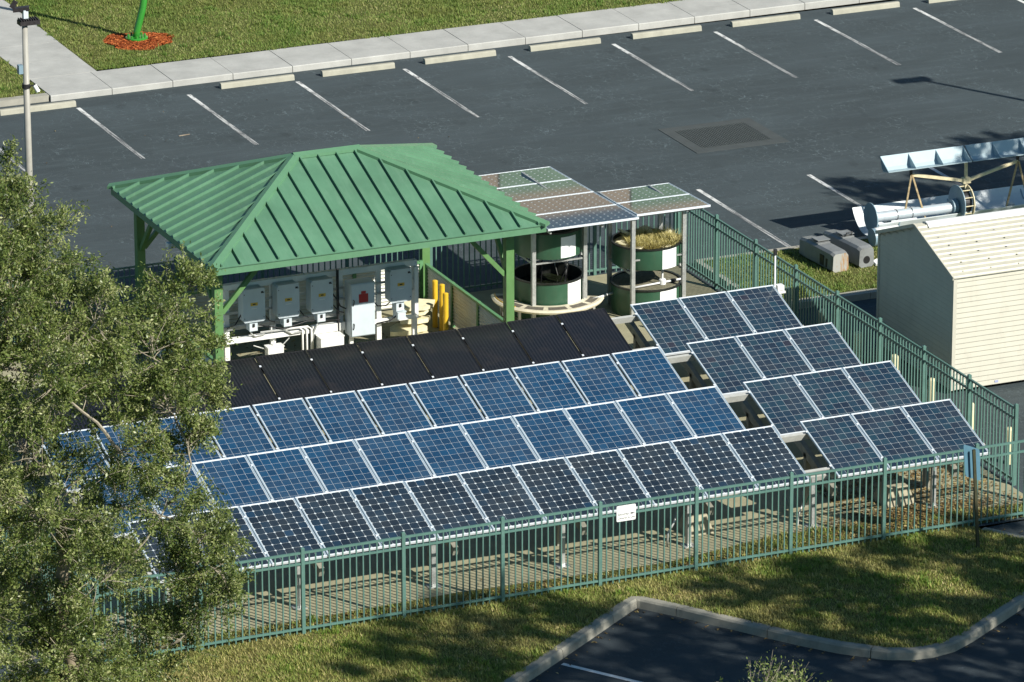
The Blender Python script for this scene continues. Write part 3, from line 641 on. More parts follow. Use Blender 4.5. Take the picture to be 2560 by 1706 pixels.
for i, x in enumerate((-3.07,-2.34,-1.62,.08)):
    iv = empty('inverter', (x,YI,1.15), labs[i], 'inverter', g); y0 = YI-.20
    m = MB(); hw = .235; b = .035
    poly = [(x-hw+b,1.16),(x+hw-b,1.16),(x+hw,1.16+b),(x+hw,1.84-b),(x+hw-b,1.84),(x-hw+b,1.84),(x-hw,1.84-b),(x-hw,1.16+b)]
    m.extrude([(a,YI+.083,c) for a,c in poly], (0,0,0), (0,-.283,0)); m.build('case', MT['greybox'], iv)
    MB().box(x-hw+.01,x+hw-.01,y0-.03,y0+.08,1.842,1.862).build('top_cover', MT['greybox'], iv)
    MB().box(x-.075,x+.075,y0-.004,y0-.0005,1.50,1.565).build('label', MT['label_yellow'], iv)
    MB().box(x-.03,x+.03,y0-.0055,y0-.0042,1.52,1.545).build('label_mark', MT['dark'], iv)
    MB().box(x-.06,x+.06,y0-.003,y0-.0005,1.435,1.45).build('label', MT['white'], iv)
    MB().box(x+hw-.085,x+hw-.035,y0-.004,y0-.0005,1.745,1.785).build('badge', MT['dark'], iv)
    MB().box(x-.085,x+.085,y0+.05,YI+.08,.955,1.158).build('switch_box', MT['greybox'], iv)
    MB().lathe((0,0,0),[(.0,0),(.03,0),(.03,.02),(0,.02)],12,axis='x')
    MB().box(x-.02,x+.02,y0+.03,y0+.0495,1.04,1.11).build('switch_handle', MT['dark'], iv)
    MB().box(x-.06,x+.06,y0+.047,y0+.0495,.975,1.03).build('label', MT['white'], iv)
    for sx_ in (-1,1):
        for z in (1.25,1.75): MB().box(x+sx_*(hw-.03)-.008,x+sx_*(hw-.03)+.008,y0-.006,y0-.0005,z-.008,z+.008).build('screw', MT['dark'], iv)
cb = empty('disconnect_cabinet', (-.77,YI,.58), 'tall grey electrical cabinet with red notice on the frame', 'cabinet')
y0 = YI-.26
MB().bevbox(-1.03,-.51,y0,YI+.083,.58,1.69,.012).build('case', MT['greybox'], cb); MB().box(-1.018,-.522,y0-.022,y0-.002,.60,1.675).build('door', MT['greybox'], cb)
MB().box(-.865,-.665,y0-.026,y0-.0225,1.29,1.47).build('red_notice', MT['red'], cb); MB().box(-.815,-.715,y0-.026,y0-.0225,1.472,1.53).build('red_notice', MT['red'], cb)
for z in (1.30,.80):
    MB().tube([(-.99,y0-.03,z-.06),(-.985,y0-.05,z-.02),(-.975,y0-.05,z+.05),(-.985,y0-.03,z+.07)], .009, 6).build('handle', MT['dark'], cb)
def box_thing(name, lab, cat, x0,x1,y0,y1,z0,z1, mat, lid=True):
    e = empty(name, ((x0+x1)/2,(y0+y1)/2,z0), lab, cat); MB().bevbox(x0,x1,y0,y1,z0,z1-.02,.008).build('case', mat, e)
    if lid: MB().bevbox(x0-.012,x1+.012,y0-.012,y1+.012,z1-.018,z1,.008).build('cover', mat, e); MB().box((x0+x1)/2-.06,(x0+x1)/2+.06,y0-.003,y0-.0005,(z0+z1)/2+.02,(z0+z1)/2+.05).build('label', MT['white'], e)
    return e
b1 = box_thing('junction_box','white junction box below the wireway beside the tall cabinet','junction box',-1.70,-1.20,YI-.30,YI-.03,.22,.66,MT['white'])
MB().box(-1.66,-1.6,YI-.2,YI-.1,.008,.22).build('leg', MT['galv'], b1); MB().box(-1.3,-1.24,YI-.2,YI-.1,.008,.22).build('leg', MT['galv'], b1)
b2 = box_thing('junction_box','small white junction box with antenna stub under the long wireway','junction box',-2.80,-2.46,YI-.22,YI-.03,.32,.59,MT['white'])
MB().tube([(-2.64,YI-.12,.59),(-2.64,YI-.12,.70)], .016, 8).build('stub', MT['white_pvc'], b2); MB().box(-2.66,-2.6,YI-.15,YI-.09,.008,.32).build('leg', MT['galv'], b2)
for a_, b_ in (((-2.8,.52),(-3.05,.62)),((-2.46,.55),(-2.28,.68))): MB().tube([(a_[0],YI-.1,a_[1]),(b_[0],YI-.06,b_[1])], .012, 6).build('cable', MT['galv'], b2)
b3 = box_thing('junction_box','small grey meter box at the sunlit end of the equipment frame','junction box',.02,.20,YI-.16,YI+.10,.78,.94,MT['greybox'])
# foam slabs heaped behind the frame
g = 'broken cream foam slabs heaped in the pavilion'
fl_ = ['lowest cream foam slab of the heap beside the yellow pipes','cream foam slab second from the bottom of the heap','tilted cream foam slab in the middle of the heap','cream foam slab second from the top of the heap','topmost broken cream foam slab of the heap']
for i, (x, y, z, a, tx, ty) in enumerate(((.72,-18.65,.06,.2,.0,.06),(.60,-18.7,.19,-.15,.10,-.05),(.80,-18.62,.34,.35,-.06,.12),(.74,-18.6,.50,.0,.08,-.10),(.82,-18.55,.64,.25,.10,.08))):
    m = MB(); pr = []; ns_ = random.choice((5,6,7)); a0_ = random.random()
    for k in range(ns_):
        t_ = 2*math.pi*(k+a0_+random.uniform(-.25,.25))/ns_; rr_ = random.uniform(.26,.46); pr.append((rr_*1.2*math.cos(t_), rr_*.7*math.sin(t_)))
    m.prism(pr, 0, random.uniform(.05,.10)); ob = m.build('foam_slab', MT['foam']); ob.location = (x,y,z); ob.rotation_euler = (tx,ty,a); tag(ob, fl_[i], 'foam slab', g)

# ------------------------------------------------------------------ canopies and tanks
CW, CD = 2.02, 1.11
PM['C1'] = panel_meshes('C1',CW,CD,12,6,MT['cell_canopy'],MT['alu'],.005,.022,.022)
PM['C2'] = panel_meshes('C2',1.66,1.0,10,6,MT['cell_canopy'],MT['alu'],.005,.022,.022)
t1 = R(-2.0)
nmc = ['nearest','second','third','farthest']
for i in range(4):
    y = -19.8+CD/2+i*(CD+.012); z = 2.33-(y+19.8)*math.tan(R(2.0))
    panel(PM['C1'], (4.255,y,z), t1, f'wide canopy solar panel over the first tank, {nmc[i]} of four to the fence'.replace('nearest of four to the fence','farthest of the four from the fence behind').replace('farthest of four to the fence','closest of the four to the fence behind'), 'canopy panels over the first tank', False)
for i in range(2):
    y = -19.66+.5+i*1.012; x = 6.115
    panel(PM['C2'], (x,y,2.345-(y+19.66)*math.tan(R(2.5))), R(-2.5), ('front','rear')[i]+' solar panel of the small two-panel canopy over the planted tank', 'canopy panels over the planted tank', False, R(-6.5)*0)
def tank_stand(label, cx, cy, h, xr, yr):
    f = empty('canopy_frame', (cx,cy,0), label, 'frame'); q = .575
    for sx_ in (-1,1):
        for sy_ in (-1,1):
            m = MB(); x, y = cx+sx_*q, cy+sy_*q
            m.extrude([(x-.04,y-.04,.008),(x+.04,y-.04,.008),(x+.04,y-.028,.008),(x-.028,y-.028,.008),(x-.028,y+.04,.008),(x-.04,y+.04,.008)], (0,0,.008), (0,0,h)); m.build('leg', MT['galv'], f)
    for sy_ in (-1,1): MB().box(xr[0],xr[1],cy+sy_*q-.02,cy+sy_*q+.02,h+.004,h+.044).build('rail', MT['galv'], f)
    for x in (cx-q,cx+q): MB().box(x-.02,x+.02,yr[0],yr[1],h+.046,h+.086).build('rail', MT['galv'], f)
    MB().beam((cx-q+.04,cy-q,1.03+.25*(h>2.1)),(cx+q-.04,cy-q,1.03+.25*(h>2.1)),.03,.03).build('cross_tube', MT['galv'], f)
    return f
T1 = (3.92,-18.25); T2 = (5.88,-18.85)
tank_stand('galvanised steel frame around the first tank, beneath the four-panel canopy', T1[0],T1[1],2.14,(3.3,5.2),(-19.7,-15.6))
tank_stand('galvanised steel frame around the planted tank, beneath the two-panel canopy', T2[0],T2[1],2.20,(5.2,6.9),(-19.6,-17.7))
def tank(label, c, r, z0, z1, fill, fillmat, poster=None, pz=None, notch=None):
    e = empty('round_tank', (c[0],c[1],z0), label, 'tank')
    MB().lathe((c[0],c[1],0), [(r-.01,z0),(r,z0+.02),(r,z1-.02)], 48).build('wall', MT['tank'], e, smooth=True)
    MB().lathe((c[0],c[1],0), [(r,z1-.02),(r+.022,z1-.018),(r+.022,z1+.012),(r-.03,z1+.012),(r-.035,fill-.01)], 48).build('rim', MT['tank_in'], e, smooth=False)
    MB().lathe((c[0],c[1],0), [(0,fill),(r-.034,fill)], 48).build('fill', fillmat, e)
    MB().lathe((c[0],c[1],0), [(0,z0+.002),(r-.01,z0+.002)], 48).build('floor', MT['tank_in'], e)
    if poster:
        a0, a1 = poster
        if notch: 
            m = MB(); n = 10
            for k in range(n+1):
                t_ = a0+(a1-a0)*k/n; ed = min(k,n-k)/n; m.v.append((c[0]+(r+.004)*math.cos(t_), c[1]+(r+.004)*math.sin(t_), pz[0])); m.v.append((c[0]+(r+.004)*math.cos(t_), c[1]+(r+.004)*math.sin(t_), pz[1] if ed > .05 else pz[1]-.02))
            for k in range(n): m.f.append((2*k,2*k+2,2*k+3,2*k+1))
            m.build('poster', MT['poster'], e)
        else: MB().lathe((c[0],c[1],0), [(r+.004,pz[0]),(r+.004,pz[1])], 10, a0, a1).build('poster', MT['poster'], e)
    return e
rT = .735
water = plain('tank_water', (.012,.016,.008), .06, 0, .3, 4)
tank('dark green round tank, lower of the stacked pair nearest the pavilion', T1, rT, .008, .85, .62, water, (R(-80),R(-47)), (.36,.84))
tank('dark green round tank, upper of the pair under the four-panel canopy', T1, rT*.98, 1.36, 1.92, 1.8, MT['tank_in'], (R(-92),R(-62)), (1.385,1.83))
tank('green round tank full of gravel beneath the planted tank', T2, rT, .008, .62, .605, MT['gravel'], (R(-92),R(-58)), (.25,.60), True)
tank('green round planted tank raised above the gravel tank', T2, rT*.985, 1.05, 1.50, 1.43, MT['foam'], (R(-88),R(-58)), (1.06,1.47))
# supports that hold the upper tanks
for c, z, lab in ((T1,1.36,'steel shelf under the upper tank by the pavilion'),(T2,1.05,'steel shelf under the planted upper tank')):
    e = empty('tank_shelf', (c[0],c[1],z-.08), lab, 'shelf')
    for dy in (-.45,0,.45): MB().box(c[0]-.575,c[0]+.575,c[1]+dy-.02,c[1]+dy+.02,z-.045,z-.002).build('bar', MT['galv'], e)
    for dx in (-.575,.575): MB().box(c[0]+dx-.02,c[0]+dx+.02,c[1]-.53,c[1]+.53,z-.09,z-.047).build('bar', MT['galv'], e)
# planted tank: foam liner curls + dry stems
pl_ = empty('pond_plants', (T2[0],T2[1],1.40), 'dry yellowing stems and torn foam growing in the upper tank', 'plants')
V = []; F = []; rn = []
def blades(n, cx, cy, r, z, h, wd, lean, V, F, rn, rmul=1.0):
    for _ in range(n):
        t_ = random.uniform(0,6.283); q = r*math.sqrt(random.random()); x, y = cx+q*math.cos(t_), cy+q*math.sin(t_); a = random.uniform(0,6.283); l = random.uniform(.1,lean); hh = h*random.uniform(.5,1)
        dx, dy = math.cos(a), math.sin(a); b = len(V); V.extend([(x-dy*wd,y+dx*wd,z),(x+dy*wd,y-dx*wd,z),(x+dx*l,y+dy*l,z+hh)]); F.append((b,b+1,b+2)); u = random.random()*rmul; rn.extend([u,u,u])
blades(2600, T2[0]+.10, T2[1]-.08, .52, 1.45, .20, .008, .36, V, F, rn)
me = np_mesh('stems', V, F, attr_ramp('dry_stem', ((0,(.14,.13,.03)),(.4,(.42,.36,.11)),(1,(.75,.66,.32))), .7), rn); o = bpy.data.objects.new('stems', me); COL.objects.link(o); o.parent = pl_; o.location = (-T2[0],-T2[1],-1.40); o['kind'] = 'stuff'
for k, (a, rr_, sz) in enumerate(((2.0,.45,.30),(1.2,.42,.34),(3.0,.42,.24),(3.9,.40,.26),(.4,.48,.24),(5.0,.40,.28),(5.8,.35,.26),(4.5,.15,.3))):
    m = MB(); n = 10; pts = [(sz*(.7+.5*random.random())*math.cos(6.283*i/n), sz*.55*(.7+.5*random.random())*math.sin(6.283*i/n)) for i in range(n)]
    m.prism(pts, 0, .03); ob = m.build('foam_piece', MT['foam']); ob.parent = pl_; ob.location = (rr_*math.cos(a), rr_*math.sin(a), .05+.05*(k<2)); ob.rotation_euler = (random.uniform(-.2,.5),random.uniform(-.3,.3),a)
# pipes on gravel tank
pp = empty('pipe_run', (T2[0],T2[1]-.2,.62), 'white plastic pipe with tee fittings lying across the gravel tank', 'pipe')
MB().tube([(T2[0]-.45,T2[1]-.42,.645),(T2[0]+.72,T2[1]-.30,.655)], .022, 10).build('pipe', MT['white_pvc'], pp, smooth=True)
MB().tube([(T2[0]+.2,T2[1]-.35,.62),(T2[0]+.2,T2[1]-.35,.98)], .022, 10).build('riser', MT['white_pvc'], pp, smooth=True)
MB().lathe((T2[0]+.2,T2[1]-.35,.615),[(0,0),(.075,0),(.075,.10),(.05,.12),(0,.12)],14).build('fitting', MT['white_pvc'], pp)
MB().tube([(T2[0]+.2,T2[1]-.35,.95),(T2[0]+.55,T2[1]-.25,.97)], .018, 8).build('pipe', MT['white_pvc'], pp)
MB().box(T2[0]+.42,T2[0]+.52,T2[1]-.36,T2[1]-.29,.62,.68).build('fitting', MT['dark'], pp)
p2 = MB().tube([(4.62,-18.9,.38),(5.25,-18.75,.42)], .024, 10); tag(p2.build('drain_pipe', MT['white_pvc'], origin=(4.62,-18.9,.38), smooth=True), 'short white drain pipe reaching from the gravel tank toward the first tank', 'pipe')
# dark stacks and bits in the first tank
cl = empty('hanging_roots', (T1[0],T1[1],1.3), 'tangle of dark hoses hanging between the two stacked tanks', 'hoses')
for k in range(9):
    a = random.uniform(0,6.28); x, y = T1[0]+.4*math.cos(a), T1[1]+.4*math.sin(a)
    MB().tube([(x,y,1.35),(x+random.uniform(-.1,.1),y+random.uniform(-.1,.1),1.1),(x+random.uniform(-.15,.15),y+random.uniform(-.15,.15),.66)], .012, 5).build('hose', MT['dark'] if k%3 else MT['galv'], cl, smooth=True)
# curved bench around first tank
be = empty('curved_bench', (T1[0],T1[1],0), 'curved cream bench with dark grip pads around the first tank', 'bench')
bz = .40
MB().lathe((T1[0],T1[1],0), [(rT+.05,bz-.05),(rT+.05,bz),(rT+.40,bz),(rT+.44,bz-.03),(rT+.42,bz-.07),(rT+.05,bz-.05)], 40, R(-205), R(-32)).build('seat', MT['bench'], be)
for k in range(6):
    a0 = R(-200+28*k+3); MB().lathe((T1[0],T1[1],0), [(rT+.16,bz+.004),(rT+.34,bz+.004)], 8, a0, a0+R(22)).build('grip_pad', MT['grip'], be)
for a in (-190,-150,-110,-75,-40):
    x, y = T1[0]+(rT+.25)*math.cos(R(a)), T1[1]+(rT+.25)*math.sin(R(a)); MB().box(x-.025,x+.025,y-.025,y+.025,.008,bz-.05).build('leg', MT['galv'], be)
MB().tube([(T1[0]+(rT+.36)*math.cos(R(a)), T1[1]+(rT+.36)*math.sin(R(a)), bz+.01) for a in range(-205,-150,6)], .009, 6).build('yellow_hose', MT['yellow'], be)

# ------------------------------------------------------------------ sensor mast at the rack
se = empty('sensor_mast', (6.9,-22.76,0), 'thin white sensor mast with small box beside the rear three-panel row', 'sensor')
MB().tube([(6.9,-22.76,.008),(6.9,-22.76,2.18)], .017, 10).build('pole', MT['white_pvc'], se, smooth=True); MB().box(6.87,6.93,-22.79,-22.73,2.18,2.30).build('probe', MT['dark'], se)
MB().box(6.94,7.08,-22.83,-22.69,1.44,1.54).build('box', MT['white'], se); MB().box(6.84,7.10,-22.85,-22.67,1.38,1.42).build('bracket', MT['white'], se)
# ------------------------------------------------------------------ bollards outside the fence
bm = MB().lathe((0,0,0), [(.082,0),(.082,.68),(.07,.71),(.04,.728),(0,.733)], 20).mesh('bollard', MT['bollard'], smooth=True)
for i in range(7):
    o = bpy.data.objects.new('bollard', bm); COL.objects.link(o); o.location = (8.2+.01*i, -20.75-1.562*i, 0.0)
    tag(o, f'cream bollard along the shed side of the fence, {ORD[i]} from the grass strip', 'bollard', 'cream bollards beside the fence')
# ------------------------------------------------------------------ shed
SX0, SX1, SYF, SYB, SH, SR, SYR = 9.12, 13.2, -26.18, -22.96, 2.42, 3.03, -24.55
sh = empty('shed', (SX0,SYF,0), 'cream lap sided shed with ribbed metal roof outside the fence', 'shed')
m = MB(); pf = [(SX0+.02,SYF+.02,.09),(SX0+.02,SYB-.02,.09),(SX0+.02,SYB-.02,SH),(SX0+.02,SYR,SR-.03),(SX0+.02,SYF+.02,SH)]
m.extrude(pf, (0,0,0), (SX1-SX0,0,0)); m.build('wall_core', MT['cream'], sh)
for y in (-25.9,-24.6,-23.3): MB().box(SX0+.05,SX1,y-.07,y+.07,.004,.088).build('skid', MT['wood'], sh)
nb = 22; bh = (SH-.09)/nb
for k in range(nb):
    z0, z1 = .09+k*bh, .09+(k+1)*bh
    m = MB(); m.extrude([(SX0,SYF+.019,z0),(SX0,SYF-.012,z0),(SX0,SYF-.012,z0+.012),(SX0,SYF+.006,z1+.004),(SX0,SYF+.019,z1+.004)], (0,0,0), (SX1-SX0,0,0)); m.build('siding_board', MT['cream'], sh)
k = 0; z0 = .09
while z0 < SR-.12:
    z1 = z0+bh; ya, yb = SYF+.02, SYB-.02
    if z1 > SH: 
        f_ = (z1-SH)/(SR-SH); ya = SYF+.03+(SYR-SYF)*f_; yb = SYB-.03-(SYB-SYR)*f_
    if yb-ya > .05:
        MB().extrude([(SX0+.019,ya,z0),(SX0-.012,ya,z0),(SX0-.012,ya,z0+.012),(SX0+.006,ya,z1+.004),(SX0+.019,ya,z1+.004)], (0,0,0), (0,yb-ya,0)).build('siding_board', MT['cream'], sh)
    z0 = z1
MB().box(SX0-.018,SX0+.06,SYF-.018,SYF-.0125,.085,SH).build('corner_trim', MT['cream'], sh); MB().box(SX0-.018,SX0-.0125,SYF-.0124,SYF+.06,.085,SH).build('corner_trim', MT['cream'], sh)
MB().box(SX0-.018,SX0-.0125,SYB-.06,SYB+.01,.085,SH).build('corner_trim', MT['cream'], sh)
def slope(y): return SH+.02+(SR-SH)*(1-abs(y-SYR)/abs((SYF if y < SYR else SYB)-SYR))
for side in (0,1):
    ya, yb = (SYF-.05, SYR) if side == 0 else (SYB+.05, SYR)
    za, zb = slope(ya), SR+.02; n = 12; prof = []
    dv = Vector((0,yb-ya,zb-za)); L_ = dv.length; dv /= L_; nv = Vector((0,-dv.z,dv.y)) if side == 0 else Vector((0,dv.z,-dv.y))
    if nv.z < 0: nv = -nv
    for i in range(n):
        s0 = L_*i/n; s1 = L_*(i+1)/n
        for s_, h_ in ((s0,0),(s0+.07*L_/n*2,.0),(s0+.05,.022),(s0+.085,.022),(s0+.11,0)):
            prof.append(Vector((SX0-.04,ya,za))+dv*min(s_,s1)+nv*h_)
    prof.append(Vector((SX0-.04,yb,zb)))
    m = MB(); a_ = len(prof); D = Vector((SX1-SX0+.08,0,0)); m.v = [tuple(p) for p in prof]+[tuple(p+D) for p in prof]+[tuple(p-nv*.012) for p in prof]+[tuple(p+D-nv*.012) for p in prof]
    for i in range(a_-1): m.f.append((i,i+1,a_+i+1,a_+i)); m.f.append((2*a_+i,3*a_+i,3*a_+i+1,2*a_+i+1)); m.f.append((i,2*a_+i,2*a_+i+1,i+1))
    m.f.append((0,a_,3*a_,2*a_)); m.build('roof_sheet', MT['cream_roof'], sh)
MB().extrude([(SX0+.2,SYR-.17,SR-.025),(SX0+.2,SYR-.10,SR+.035),(SX0+.2,SYR,SR+.06),(SX0+.2,SYR+.10,SR+.035),(SX0+.2,SYR+.17,SR-.025),(SX0+.2,SYR,SR+.03)], (0,0,0), (4.0,0,0)).build('ridge_cap', MT['ridge'], sh)
MB().beam((SX0-.045,SYF-.05,SH-.0),(SX0-.045,SYR,SR+.01),.03,.07).build('verge_trim', MT['cream'], sh); MB().beam((SX0-.045,SYB+.05,SH-.0),(SX0-.045,SYR,SR+.01),.03,.07).build('verge_trim', MT['cream'], sh)
scm = MB().box(-.012,.012,-.012,.012,0,.012).mesh('screw', MT['dark'])
for i in range(5):
    for k in range(6):
        y = SYF+.12+k*.26; place('screw', scm, sh, (.25+.62*i+.1*(k%2), y-SYF, slope(y)+.006))
MB().add([(10.08,SYF-.0135,.12),(10.16,SYF-.0135,.12),(10.16,SYF-.0135,.17),(10.08,SYF-.0135,.17)], [(0,1,2,3)]).build('stamp', plain('stamp_blue',(.35,.38,.55),.7), sh)

# ------------------------------------------------------------------ grey housings on the strip lawn
def housing(label, cx, cy, L, w_, h, rz, rust, hatch):
    e = empty('machine_housing', (cx,cy,.135), label, 'machine housing', 'grey machine housings on the grass strip'); e.rotation_euler = (0,0,rz)
    def bl(mb, nm, mat, sm=False):
        o = bpy.data.objects.new(nm, mb.mesh(nm, mat, (0,0,0), sm)); COL.objects.link(o); o.parent = e; return o
    m = MB(); b = .05
    def ring(y, s, zt): return [(-w_/2*s+b,y,.01),(w_/2*s-b,y,.01),(w_/2*s,y,.06),(w_/2*s*.93,y,zt-b),(w_/2*s*.93-b,y,zt),(-w_/2*s*.93+b,y,zt),(-w_/2*s*.93,y,zt-b),(-w_/2*s,y,.06)]
    rs_ = [ring(-L/2,.92,h*.93), ring(-L/2+.10,1,h), ring(L/2-.3,1,h), ring(L/2,.86,h*.9)]
    for r_ in rs_: m.v += r_
    for a in range(3):
        for k in range(8): m.f.append((a*8+k,(a)*8+(k+1)%8,(a+1)*8+(k+1)%8,(a+1)*8+k))
    m.f.append(tuple(range(31,23,-1))); bl(m, 'body', MT['nacelle'])
    fm = MB(); fm.v = list(rs_[0]); fm.f = [tuple(range(7,-1,-1))]; fm.v = [(x,y-.003,z) for x,y,z in fm.v]; bl(fm, 'end_plate', MT['rust_grey'] if rust else MT['nacelle'])
    bl(MB().box(-w_*.36,w_*.36,-.02,.38,h+.001,h+.02), 'hatch', MT['nacelle']); bl(MB().box(-w_*.3,w_*.42,.02,.30,h+.05,h+.065), 'raised_cover', MT['nacelle'])
    if rust:
        bl(MB().box(-w_/2-.004,-w_/2+.02,-.36,-.20,.08,.30), 'opening_black_plate', MT['black']); bl(MB().box(-w_/2-.004,-w_/2+.02,-.50,-.44,.08,.26), 'opening_black_plate', MT['black'])  # solid black plates stand for the shaded inside of side openings
    else:
        m = MB(); m.lathe((0,0,.17),[(0,-L/2-.004),(.085,-L/2-.004)],20,axis='x'); m.v = [(y*1.0,x,z) for x,y,z in m.v]; bl(m, 'port_hole_black_disc', MT['black'])  # flat black disc paints the darkness inside the round hole
        bl(MB().tube([(-.08,.0,h+.02),(-.06,-.05,h+.12),(.08,-.04,h+.12),(.09,.02,h+.02)], .012, 6), 'lifting_ring', MT['dark'])
    return e
housing('boxy grey machine housing with rusty end on the grass strip', 10.42, -17.96, 1.42, .42, .44, R(4), True, True)
housing('boxy grey machine housing with round port hole on the grass strip', 11.05, -17.85, 1.50, .40, .46, R(5), False, True)
m = MB(); m.prism([(0,0),(.22,.03),(.25,.16),(.1,.2),(-.03,.12)], 0, .05); o = m.build('scrap_piece', MT['white']); o.location = (11.32,-18.62,.15); o.rotation_euler = (.35,.15,0); tag(o, 'bent white metal scrap lying beside the housing with port hole', 'scrap')

# ------------------------------------------------------------------ trough collector behind the shed
YT = -17.0
tc = empty('trough_collector', (14.0,YT,.135), 'long grey trough collector on rusty struts behind the cream shed', 'solar collector')
def trough(x0, x1, parent):
    # V channel open to front/top: back sheet upright, floor sheet, end plates, triangular ribs
    y0, y1 = YT-.22, YT+.10; zt, zb = 1.97, 1.68
    m = MB(); prof = [(YT+.10,zt),(YT+.02,zb+.06),(YT-.04,zb),(YT-.30,zb+.05),(YT-.30,zb+.035),(YT-.05,zb-.018),(YT+.035,zb+.045),(YT+.115,zt)]
    m.extrude([(x0,y,z) for y,z in prof], (0,0,0), (x1-x0,0,0)); m.build('trough_sheet', MT['trough'], parent)
    n = 4
    for i in range(n):
        x = x0+.004+(x1-x0-.02)*i/(n-1) if i else x0-.006
        MB().extrude([(x,YT+.105,zt-.005),(x,YT+.022,zb+.052),(x,YT-.045,zb+.004),(x,YT-.295,zb+.048)], (0,0,0), (.012,0,0)).build('rib', MT['trough_blue'] if i == 0 else MT['trough'], parent)
trough(12.28, 14.28, tc); trough(14.32, 16.3, tc); trough(16.34, 18.3, tc)
# mast struts
for a, b, mt_, w_ in (((12.97,YT,1.66),(12.97,YT,1.5),'dark',.05),((14.30,YT,1.66),(14.31,YT,.9),'strut',.055),((15.56,YT,1.66),(15.56,YT,1.46),'dark',.05),
                  ((12.99,YT,1.5),(14.25,YT,1.22),'strut',.06),((14.37,YT,1.22),(15.56,YT,1.50),'strut',.06),
                  ((12.97,YT-.02,1.52),(12.85,YT,.70),'rusty',.035),((12.98,YT-.03,1.52),(13.42,YT-.05,.2),'rusty',.035),((15.55,YT-.02,1.50),(15.27,YT,.30),'rusty',.035),((15.57,YT-.03,1.50),(15.85,YT-.05,.45),'rusty',.035)):
    MB().beam(a, b, w_, w_).build('strut', MT[mt_], tc)
MB().box(14.22,14.40,YT-.06,YT+.06,1.16,1.28).build('hub', MT['strut'], tc)
MB().tube([(12.10,YT,.655),(13.95,YT,.645)], .112, 24).build('pipe', MT['pipe_grey'], tc, smooth=False)
for x in (12.62,12.98): MB().lathe((x,YT,.655),[(.114,0),(.12,0),(.12,.012),(.114,.012)],24,axis='x').build('pipe_band', MT['dark'], tc)
MB().lathe((12.02,YT,.66),[(0,0),(.325,0),(.325,.022),(0,.022)],32,axis='x').build('end_disc', MT['trough_blue'], tc)
MB().lathe((13.94,YT,.66),[(.11,0),(.17,.02),(.17,.14),(.11,.16)],24,axis='x').build('collar', MT['trough_blue'], tc)
MB().lathe((14.10,YT,.74),[(0,0),(.385,0),(.385,.02),(0,.02)],36,axis='x').build('flange', MT['trough_blue'], tc)
MB().lathe((14.33,YT,.74),[(.30,0),(.38,0),(.38,.02),(.30,.02)],36,axis='x').build('flange_ring', MT['strut'], tc)
for k in range(12):
    a = 2*math.pi*k/12; MB().tube([(14.12,YT+.35*math.cos(a),.74+.35*math.sin(a)),(14.37,YT+.35*math.cos(a),.74+.35*math.sin(a))], .012, 6).build('tie_bolt', MT['strut'], tc)
MB().lathe((14.12,YT,.74),[(.27,0),(.27,.21)],32,axis='x').build('drum', MT['dark'], tc)
MB().box(13.55,13.98,YT-.22,YT-.02,.30,.46).build('gear_box', MT['trough'], tc)
MB().beam((14.5,YT-.2,.40),(15.4,YT-.2,.36),.05,.05).build('rail', MT['galv'], tc)
for x in (12.5,14.0,15.5): MB().box(x-.05,x+.05,YT+.05,YT+.2,.13,.52).build('stand', MT['galv'], tc)
lt = empty('lower_trough', (12.2,YT+.5,.135), 'large white curved collector sheet lying on the grass behind the pipe', 'collector sheet')
m = MB(); prof = []
for k in range(13):
    a = R(-62+124*k/12); prof.append((YT+.42+.72*math.sin(a), .98-.80*math.cos(a)-.03))
n = len(prof)
for x in (12.12,18.6):
    for y, z in prof: m.v.append((x,y,z))
    for y, z in prof: m.v.append((x,y,z-.02))
for k in range(n-1): m.f += [(k,2*n+k,2*n+k+1,k+1),(n+k,n+k+1,3*n+k+1,3*n+k),]
m.f += [(k,k+1,n+k+1,n+k) for k in range(n-1)]; m.f += [(2*n+k,3*n+k,3*n+k+1,2*n+k+1) for k in range(n-1)]; m.f += [(0,n,3*n,2*n),(n-1,3*n-1,4*n-1,2*n-1)]
m.build('sheet', plain('collector_sheet_white', (.60,.64,.65), .5, 0, .06, 3, 0, .1), lt)
for x in (12.6,14.4,16.2): MB().extrude([(x,prof[i][0],prof[i][1]-.022) for i in (0,3,6,9,12)]+[(x,YT+.42+.5,.14),(x,YT+.42-.5,.14)], (0,0,0), (.03,0,0)).build('cradle', MT['trough_blue'], lt)
m = MB(); m.lathe((11.93,-17.35,.34),[(0,0),(.20,0),(.20,.55),(0,.55)],28,axis='x'); dr = empty('drum', (11.93,-17.35,.135), 'white drum lying on the grass in front of the end disc', 'drum')
MB().lathe((11.95,-17.35,.335),[(.0,0),(.19,0),(.20,.02),(.20,.55),(0,.55)],28,axis='x').build('shell', MT['white'], dr, smooth=False); MB().lathe((11.88,-17.35,.335),[(0,0),(.195,0),(.195,.068),(0,.068)],28,axis='x').build('end_cap', MT['trough_blue'], dr)

